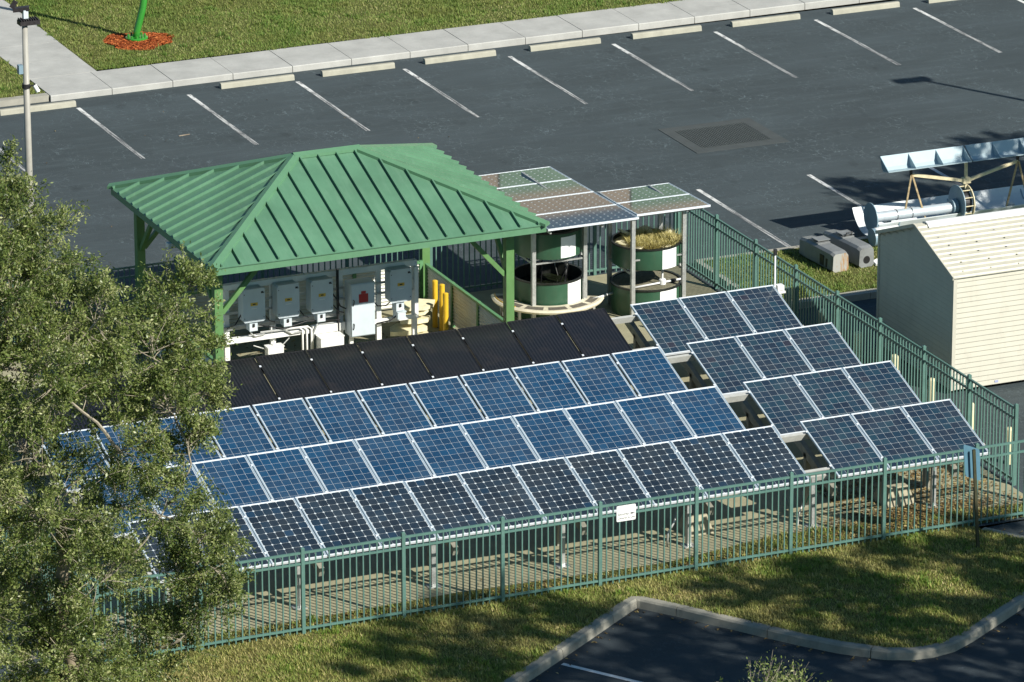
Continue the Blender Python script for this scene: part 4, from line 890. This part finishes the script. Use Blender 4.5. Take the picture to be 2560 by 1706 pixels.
# ------------------------------------------------------------------ lamp post
LX, LY = -5.85, -14.1
lp = empty('lamp_post', (LX,LY,0), 'tall beige lamp post with dark floodlight head behind the oak tree', 'lamp post')
MB().tube([(LX,LY,0),(LX,LY,3),(LX+.01,LY,6.18)], [.085,.075,.058], 20).build('pole', MT['lamp_pole'], lp, smooth=True)
MB().lathe((LX,LY,0),[(0,.0),(.2,.0),(.2,.06),(.12,.10),(.09,.14)],20).build('base', MT['lamp_pole'], lp)
MB().box(LX-.12,LX+.30,LY-.13,LY+.10,6.20,6.29).build('floodlight', MT['lamp_head'], lp)
for k in range(8): MB().box(LX-.10+.05*k,LX-.082+.05*k,LY-.135,LY+.105,6.292,6.325).build('fin', MT['lamp_head'], lp)
MB().box(LX-.02,LX+.08,LY-.05,LY+.05,6.33,6.50).build('bracket', MT['greybox'], lp)
MB().beam((LX-.20,LY+.10,6.50),(LX+.12,LY,6.53),.15,.08).build('floodlight', MT['lamp_head'], lp)
MB().beam((LX-.22,LY+.12,6.54),(LX-.13,LY+.09,6.68),.03,.10).build('visor', MT['lamp_head'], lp)
MB().tube([(LX-.02,LY-.06,4.90),(LX+.17,LY-.12,4.94)], .02, 6).build('camera_arm', MT['dark'], lp); MB().tube([(LX+.14,LY-.12,4.93),(LX+.20,LY-.18,4.80)], .045, 10).build('camera', MT['white'], lp); MB().tube([(LX,LY,4.86),(LX,LY,4.95)], .085, 16).build('camera_strap', MT['dark'], lp); MB().box(LX-.16,LX-.07,LY-.06,LY+.06,5.18,5.36).build('junction_box', MT['trough_blue'], lp)
# off to the side: second lamp post whose shadow falls across the car park
l2 = empty('lamp_post', (23.6,-14.0,0), 'tall beige lamp post standing beyond the grass strip, its shadow on the asphalt', 'lamp post')
MB().tube([(23.6,-14.0,0),(23.6,-14.0,6.4)], [.085,.058], 16).build('pole', MT['lamp_pole'], l2, smooth=True); MB().box(23.3,23.85,-14.15,-13.85,6.38,6.5).build('floodlight', MT['lamp_head'], l2); MB().box(23.1,23.5,-14.3,-14.0,6.52,6.64).build('floodlight', MT['lamp_head'], l2)
# ------------------------------------------------------------------ green sculpture pole
sc_ = empty('sculpture', (3.09,4.57,.145), 'tall curved green pole on a bolted base in the lawn', 'sculpture')
pts = [(3.06,4.57,.17),(3.10,4.57,.35),(3.17,4.57,.6),(3.27,4.57,.95),(3.34,4.57,1.4),(3.38,4.57,2.2),(3.33,4.6,3.2),(3.2,4.65,4.2),(3.0,4.7,5.2),(2.85,4.72,6.0)]
MB().tube(pts, .088, 20).build('pole', MT['sculpt'], sc_, smooth=True)
MB().lathe((3.09,4.57,0),[(0,.165),(.275,.165),(.275,.215),(.25,.23),(0,.23)],28).build('base_plate', MT['sculpt'], sc_); MB().lathe((3.09,4.57,0),[(0,.12),(.33,.12),(.31,.163),(0,.163)],24).build('footing', MT['concrete'], sc_)
for k in range(10):
    a = 6.283*k/10; MB().lathe((3.09+.21*math.cos(a),4.57+.21*math.sin(a),.23),[(.028,0),(.028,.05),(0,.055)],8).build('bolt', MT['sculpt'], sc_)
# mulch ring
V = []; F = []; rn = []
for _ in range(5200):
    t_ = random.uniform(0,6.283); edge = 1+.10*math.sin(3*t_+1)+.06*math.sin(7*t_); q = .82*edge*math.sqrt(random.random()); x, y = 3.09+q*math.cos(t_), 4.42+q*.98*math.sin(t_); a = random.uniform(0,6.283); l = random.uniform(.02,.055); h = random.uniform(.01,.045)
    dx, dy = math.cos(a)*l, math.sin(a)*l; wx, wy = -math.sin(a)*.009, math.cos(a)*.009; z = .15+random.uniform(0,.03)*(1.2-q/.9); b = len(V)
    V += [(x-dx-wx,y-dy-wy,z),(x+dx-wx,y+dy-wy,z+h*random.uniform(-.3,1)),(x+dx+wx,y+dy+wy,z+.01),(x-dx+wx,y-dy+wy,z+.012)]; F.append((b,b+1,b+2,b+3)); u = random.random(); rn += [u]*4
me = np_mesh('mulch', V, F, MT['mulch'], rn); o = bpy.data.objects.new('mulch', me); COL.objects.link(o); tag(o, 'ring of orange wood mulch around the green sculpture pole', 'mulch', None, 'stuff')
sheet('mulch_bed', [(3.09+.78*(1+.1*math.sin(3*a+1))*math.cos(a), 4.42+.77*(1+.1*math.sin(3*a+1))*math.sin(a)) for a in [6.283*k/28 for k in range(28)]], .149, plain('mulch_soil',(.20,.045,.012),.9,0,.3,20))
# ------------------------------------------------------------------ road sign seen from behind
sp = empty('road_sign', (5.56,-33.9,.012), 'blue grey back of a road sign on a dark post by the front fence', 'sign')
MB().beam((5.575,-33.9,.012),(5.445,-33.88,1.93),.055,.04,(0,1,0)).build('post', MT['signpost'], sp)
m = MB(); P4 = [Vector((5.25,-33.84,2.05)),Vector((5.685,-33.66,1.83)),Vector((5.73,-33.66,1.21)),Vector((5.31,-33.84,1.42))]
nn_ = (P4[1]-P4[0]).cross(P4[3]-P4[0]).normalized(); pr = []
for i in range(4):
    a, b, c = P4[i-1], P4[i], P4[(i+1)%4]; pr += [b+(a-b).normalized()*.05, b+((a-b).normalized()+(c-b).normalized())*.014, b+(c-b).normalized()*.05]
m.extrude(pr, (0,0,0), nn_*.004); m.build('plate', MT['signback'], sp)

# ------------------------------------------------------------------ far building beyond the lawn (mirrored by the canopy glass)
bd = empty('building', (8,34,.1), 'tan office building with green glass windows beyond the lawn', 'building')
MB().box(23.6,26.2,33.9,40,16.41,21).build('reflection_block', MT['brickwall'], bd)  # unseen block added to vary what the canopy glass mirrors
MB().box(2,46,34,46,.1,16.4).build('wall', MT['brickwall'], bd)
wm = MB().box(-1.5,1.5,-.06,.03,-1.0,1.0).mesh('window', MT['winglass']); fm_ = MB().box(-1.6,1.6,-.03,.04,-1.12,-1.0).mesh('sill', MT['white'])
for fl0 in range(4):
    for i in range(10): place('window', wm, bd, (-3.6+4.4*i, -.01, 2.4+4.0*fl0)); place('sill', fm_, bd, (-3.6+4.4*i, -.05, 2.4+4.0*fl0))

# ------------------------------------------------------------------ grass
def inside(P, poly):
    x, y = P[:,0], P[:,1]; r_ = np.zeros(len(P), bool); n = len(poly)
    for i in range(n):
        x0, y0 = poly[i]; x1, y1 = poly[(i+1)%n]
        c = ((y0 > y) != (y1 > y)) & (x < (x1-x0)*(y-y0)/(y1-y0+1e-12)+x0); r_ ^= c
    return r_
def patch(P, sc, seed):
    r = np.random.default_rng(seed); v = np.zeros(len(P))
    for k in range(7):
        a = r.uniform(0,6.28); f = sc*r.uniform(.6,2.6); v += np.sin((P[:,0]*np.cos(a)+P[:,1]*np.sin(a))*f+r.uniform(0,6.28))*r.uniform(.5,1)
    return v/4.5
def grass(name, poly, bb, dens, z, mat, h, label, seed, extra_ok=None):
    x0, x1, y0, y1 = bb; n = int((x1-x0)*(y1-y0)*dens); P = RNG.uniform((x0,y0),(x1,y1),(n,2)); P = P[inside(P, poly)]
    if extra_ok is not None: P = P[extra_ok(P)]
    pt = patch(P, 1.1, seed); keep = RNG.random(len(P)) < np.clip(.86+.35*pt, .35, 1); P = P[keep]; pt = pt[keep]; n = len(P)
    nt_ = max(1, n//140); ci = RNG.integers(0,n,nt_); m_ = 26; TP = np.repeat(P[ci],m_,0)+RNG.normal(0,.045,(nt_*m_,2)); tv = np.repeat(RNG.uniform(-.9,1.1,nt_),m_)
    P = np.concatenate([P,TP]); pt = np.concatenate([pt,tv]); n = len(P); big = np.concatenate([np.ones(n-len(TP)),np.full(len(TP),1.5)])
    a = RNG.uniform(0,6.283,n); wd = RNG.uniform(.005,.011,n)*big; hh = h*RNG.uniform(.45,1.15,n)*(1+.25*pt)*big; ln = RNG.uniform(.2,1.1,n)*hh
    V = np.zeros((n,3,3)); V[:,0,:2] = P+np.stack([-np.sin(a)*wd, np.cos(a)*wd],1); V[:,1,:2] = P-np.stack([-np.sin(a)*wd, np.cos(a)*wd],1); V[:,2,:2] = P+np.stack([np.cos(a)*ln, np.sin(a)*ln],1)
    V[:,:2,2] = z; V[:,2,2] = z+hh
    rn = np.clip(.45-.35*pt+RNG.normal(0,.2,n),0,1); F = np.arange(n*3).reshape(n,3)
    o = bpy.data.objects.new(name, np_mesh(name, V.reshape(-1,3), F, mat, np.repeat(rn,3))); COL.objects.link(o); tag(o, label, 'grass', None, 'stuff')
grass('grass', [(1.26,2.35),(40,2.68),(40,14),(1.36,14)], (1.3,24,2.3,12.5), 1500, .143, MT['grass'], .055, 'mown grass of the lawn beyond the sidewalk', 3, lambda P: ((P[:,0]-3.09)**2+(P[:,1]-4.42)**2) > .72)
grass('grass', [(-8,1.03),(-.44,1.03),(-.44,9),(-8,9)], (-4,-.4,1.0,8), 1500, .143, MT['grass'], .05, 'patch of mown grass behind the lamp post', 4)
grass('grass', ISL, (-13,6.9,-40,-32.75), 1900, .010, MT['grass_front'], .055, 'mown grass in front of the panel fence', 5)
grass('grass', [(8.16,-16.80),(8.06,-19.9),(20,-20.1),(20,-16.97)], (8.0,14,-20.1,-16.7), 1700, .133, MT['grass'], .05, 'grass strip with machine housings', 6)
# weeds along the slab edge
WE = [(-10.9,-32.8),(7.7,-32.8),(7.7,-32.25),(4.6,-31.9),(2.5,-31.8),(.5,-32.3),(-10.9,-32.2)]
grass('weeds', WE, (-10.9,7.7,-32.8,-31.8), 700, .010, MT['grass_front'], .07, 'thin weeds along the foot of the front fence', 8)
sheet('fence_verge', [(-11.2,-32.80),(7.72,-32.80),(7.72,-32.2),(4.2,-31.92),(2.6,-31.82),(0,-32.28),(-4,-32.12),(-8,-32.28),(-11.2,-32.08)], .0115, MT['lawn_front'])
# leaf litter
def litter(name, n, fn, label):
    V = []; F = []; rn = []
    for _ in range(n):
        x, y, z = fn(); a = random.uniform(0,6.283); l = random.uniform(.018,.042); ww = l*random.uniform(.35,.6); dx, dy = math.cos(a)*l, math.sin(a)*l; wx, wy = -math.sin(a)*ww, math.cos(a)*ww; b = len(V)
        V += [(x-dx,y-dy,z),(x+wx,y+wy,z+random.uniform(0,.025)),(x+dx,y+dy,z+random.uniform(0,.02)),(x-wx,y-wy,z+random.uniform(0,.025))]; F.append((b,b+1,b+2,b+3)); u = random.random(); rn += [u]*4
    o = bpy.data.objects.new(name, np_mesh(name, V, F, MT['litter'], rn)); COL.objects.link(o); tag(o, label, 'leaves', None, 'stuff')
def f1():
    x = random.uniform(-11,7.6); return x, -32.72+abs(random.gauss(0,.24))+.1*math.sin(x*1.7), .016
litter('leaf_litter', 2800, f1, 'fallen brown leaves along the inside of the front fence')
def f2():
    while True:
        x, y = random.gauss(5.3,1.0), random.gauss(-31.95,.38)
        if x < 7.6 and y > -32.8: return x, y, .014
litter('leaf_litter', 5200, f2, 'drift of fallen leaves under the three-panel block')
def f3(): return random.uniform(4.2,7.5), random.uniform(-31.2,-29.6), .012
litter('leaf_litter', 2600, f3, 'scattered leaves on the slab behind the concrete footing')
def f4():
    i = random.randrange(len(rs)-1); o = nrm(i); d_ = .19+abs(random.gauss(0,.14)); return rs[i].x+o.x*d_, rs[i].y+o.y*d_, fz(rs[i].x,rs[i].y)+.004
litter('leaf_litter', 170, f4, 'few dry leaves gathered at the front kerb')
def f5(): return random.uniform(-6,8), random.uniform(-15.8,-1), .004
litter('leaf_litter', 60, f5, 'stray dry leaves on the car park asphalt')
def f6(): return random.uniform(-4.3,1.6), random.uniform(-21,-17.2), .012
litter('leaf_litter', 700, f6, 'dry leaves and crumbs on the pavilion floor')
sk_ = MB().beam((1.35,-3.15,.012),(1.62,-3.12,.014),.03,.012); tag(sk_.build('stick', MT['wood'], origin=(1.35,-3.15,0)), 'short pale stick lying on the asphalt between parking lines', 'stick')

# ------------------------------------------------------------------ trees
def limb(p0, p1, r_0, r_1, n=6, sag=.12, rng=random):
    p0, p1 = Vector(p0), Vector(p1); L = (p1-p0).length; off = Vector((rng.uniform(-1,1),rng.uniform(-1,1),rng.uniform(-.2,1)))*L*sag
    out = []
    for i in range(n+1):
        t_ = i/n; out.append(p0.lerp(p1,t_)+off*(4*t_*(1-t_))*.5+Vector((rng.uniform(-1,1),rng.uniform(-1,1),rng.uniform(-1,1)))*L*.018*(0 if i in (0,n) else 1))
    return out, [r_0+(r_1-r_0)*i/n for i in range(n+1)]
def tree(name, label, base, lobes, trunk_top, nleaf, leaf_len, seed, tr=.2, group=None, twig_per=40, cat='tree', origin_r=None):
    rng = random.Random(seed); rg = np.random.default_rng(seed)
    e = empty(name, base, label, cat, group)
    B = Vector(base); TT = Vector(trunk_top); tk = MB(); p, r_ = limb(B, TT, tr, tr*.62, 8, .05, rng); tk.tube(p, r_, 10); tk.build('trunk', MT['bark'], e, smooth=True)
    br = MB(); tips = []; nodes = [Vector(q) for q in p[3:]]; lobes = sorted(lobes, key=lambda l: (Vector(l[0])-TT).length)
    for lb in lobes:
        c, rad = lb[0], lb[1]; dn_ = lb[2] if len(lb) > 2 else 1
        c = Vector(c); s_ = min(nodes, key=lambda q: (q-c).length+.35*max(0,q.z-c.z)); p, r_ = limb(s_, c, max(.018,tr*.2*min(1.3,rad)), .012, 7, .25, rng); br.tube(p, r_, 6); nodes += p[2:]
        nt = int((twig_per*rad*rad+8)*dn_)
        for k in range(nt):
            d = Vector((rng.gauss(0,1),rng.gauss(0,1),rng.gauss(.15,1))).normalized(); q = c+d*rad*(rng.uniform(.45,1.0)); st_ = min(p[3:], key=lambda w_: (w_-q).length+rng.uniform(0,.25))
            pp_, rr_ = limb(st_, q, .008, .0035, 4, .2, rng); br.tube(pp_, rr_, 4, False)
            for j in range(5):
                d2 = (d+Vector((rng.gauss(0,.7),rng.gauss(0,.7),rng.gauss(.25,.6)))).normalized(); ln = rng.uniform(.22,.55); b0 = pp_[2].lerp(pp_[4], rng.random()); e2 = b0+d2*ln
                br.tube([b0, b0.lerp(e2,.5)+Vector((rng.gauss(0,.02),rng.gauss(0,.02),0)), e2], [.004,.0035,.002], 3, False); tips.append((b0, e2))
    br.build('branches', MT['twig'], e, smooth=False)
    T0 = np.array([t[0] for t in tips]); T1_ = np.array([t[1] for t in tips]); n = nleaf
    idx = rg.integers(0, len(tips), n); f = rg.beta(2.0,1.2,n)[:,None]; C = T0[idx]*(1-f)+T1_[idx]*f+rg.normal(0,.045,(n,3))
    ax = (T1_-T0)[idx]; ax /= np.linalg.norm(ax,axis=1)[:,None]; a = ax*.6+rg.normal(0,.75,(n,3)); a /= np.linalg.norm(a,axis=1)[:,None]
    up = rg.normal(0,.6,(n,3))+np.array([.15,-.25,.8]); b = np.cross(a, up); b /= np.linalg.norm(b,axis=1)[:,None]+1e-9
    L = leaf_len*rg.uniform(.4,1.45,n)[:,None]; W_ = L*rg.uniform(.34,.5,n)[:,None]
    V = np.stack([C, C+a*L*.5+b*W_*.5, C+a*L, C+a*L*.5-b*W_*.5],1).reshape(-1,3)-np.array(base)
    lob = rg.normal(0,.17,len(tips))[idx]; rn = np.clip(rg.beta(2.2,2.6,n)+lob,0,1)
    cr = bpy.data.objects.new('crown', np_mesh('crown', V, np.arange(4*n).reshape(n,4), MT['leaf'], np.repeat(rn,4))); COL.objects.link(cr); cr.parent = e
    return e
# pixel-measured lobes of the near oak are placed at their own depths around the trunk
Cc = M.translation
def at(px, py, Y):
    d_ = fw*13382.7+rv*(px-1280)-uv*(py-853); return Cc+d_*((Y-Cc.y)/d_.y)
OAK = [(10,450,-37,.32),(5,560,-37.4,.6),(105,640,-38,.72),(30,740,-38.6,.95),(150,770,-37.2,.85),(250,790,-38.8,.8),(440,740,-37.4,.58),(475,865,-37.8,.52),(380,880,-38.3,.75),(250,960,-37.2,.9),(90,930,-39,1.1),(420,1020,-38.6,.72),(490,985,-37.6,.36),(60,1130,-37.5,.95),(300,1130,-38.9,.6),(470,1120,-39,.42),
       (110,1300,-38.8,1.05),(300,1270,-37.2,.72),(420,1260,-38.8,.55),(500,1350,-37.8,.55),(550,1430,-38.4,.45),(500,1420,-38.0,.45),(535,1350,-37.6,.32),(70,1480,-37.4,1.1),(260,1450,-39,.85),(420,1460,-37.5,.75),(520,1510,-38.2,.42),(160,1640,-38.4,1.2),(340,1620,-37.3,.8),(450,1600,-38,.4),(230,1790,-38.6,1.2),(30,1850,-38,1.0),(-110,690,-38,1.1),(-120,950,-38.5,1.3),(-100,1250,-38,1.2),(-110,1550,-38.4,1.2)]
tree('oak_tree', 'large live oak covering the near end of the panel rows and fence', (-13.2,-38.2,-.0), [(tuple(at(x,y,Y)), r_, .75 if (x > 230 and y > 1090) else 1) for x,y,Y,r_ in OAK], tuple(at(150,1300,-38.2)), 330000, .057, 5, .16, None, 26)
# treetop rising into the lower edge of the view
bx_ = at(1935,1790,-47)
tree('young_oak', 'leafy top of a young oak poking up over the dark front lot', (bx_.x,bx_.y,-.14), [(tuple(at(1900,1730,-47)),.32),(tuple(at(1985,1752,-46.7)),.34),(tuple(at(2075,1785,-47.2)),.24),(tuple(at(1950,1880,-47)),.9)], (bx_.x,bx_.y,bx_.z-.9), 7500, .055, 9, .06, None, 60)
# oaks standing outside the view whose shade dapples the front lawn and the car park
sh_dir = Vector((SUN_AZ[0],SUN_AZ[1],0))/math.tan(SUN_EL)
def shade(tx, ty, h): return (tx+sh_dir.x*h, ty+sh_dir.y*h, h)
g = 'oaks outside the view casting shade'
def shade_tree(lab, base, targets, seed, nleaf):
    L = [(shade(x,y,h), r_) for x,y,h,r_ in targets]; c = Vector((0,0,0))
    for q, _ in L: c += Vector(q)/len(L)
    tree('oak_tree', lab, (c.x,c.y,base), L, (c.x,c.y,c.z*.55), nleaf, .115, seed, .2, g, 16)
shade_tree('live oak near the front lot casting shade on the lawn', -.14, [(-3.6,-33.8,11,1.2),(-5.2,-34.1,11.5,1.0),(-2.2,-34.6,10.5,1.1),(-.6,-36.4,9.5,1.5),(1.2,-38.6,9,1.7),(-2.6,-37.2,10,1.7),(-4.6,-35.8,10.5,1.0),(0,-39,9.5,1.6),(-6.4,-35.2,11,.9),(-4.2,-38,10,1.5)], 21, 52000)
shade_tree('live oak beyond the front lawn casting shade on the kerb', -.14, [(.9,-34.5,9.5,1.0),(2.6,-35.0,9,1.2),(4.6,-34.2,8.5,1.2),(3.2,-36.6,8.2,1.4),(5.8,-35.0,8,1.2),(5.4,-37.4,7.6,1.6),(3.6,-39.6,7.8,1.7),(6.6,-33.6,8.2,.8),(1.6,-36.8,9.2,1.1),(2.4,-33.8,9.4,.5)], 22, 50000)
shade_tree('live oak beyond the shed casting shade on the car park', 0.0, [(14.0,-13.4,7.5,.6),(16.2,-12.5,8,.9),(15.2,-14.6,7.2,1.0),(17.4,-14.2,7.5,1.5),(18.5,-12.0,8.4,1.1),(16.6,-15.6,7,1.4),(19,-13.6,7.6,1.5),(15,-16,7,1.0),(13.6,-15.0,7.2,.6)], 23, 55000)
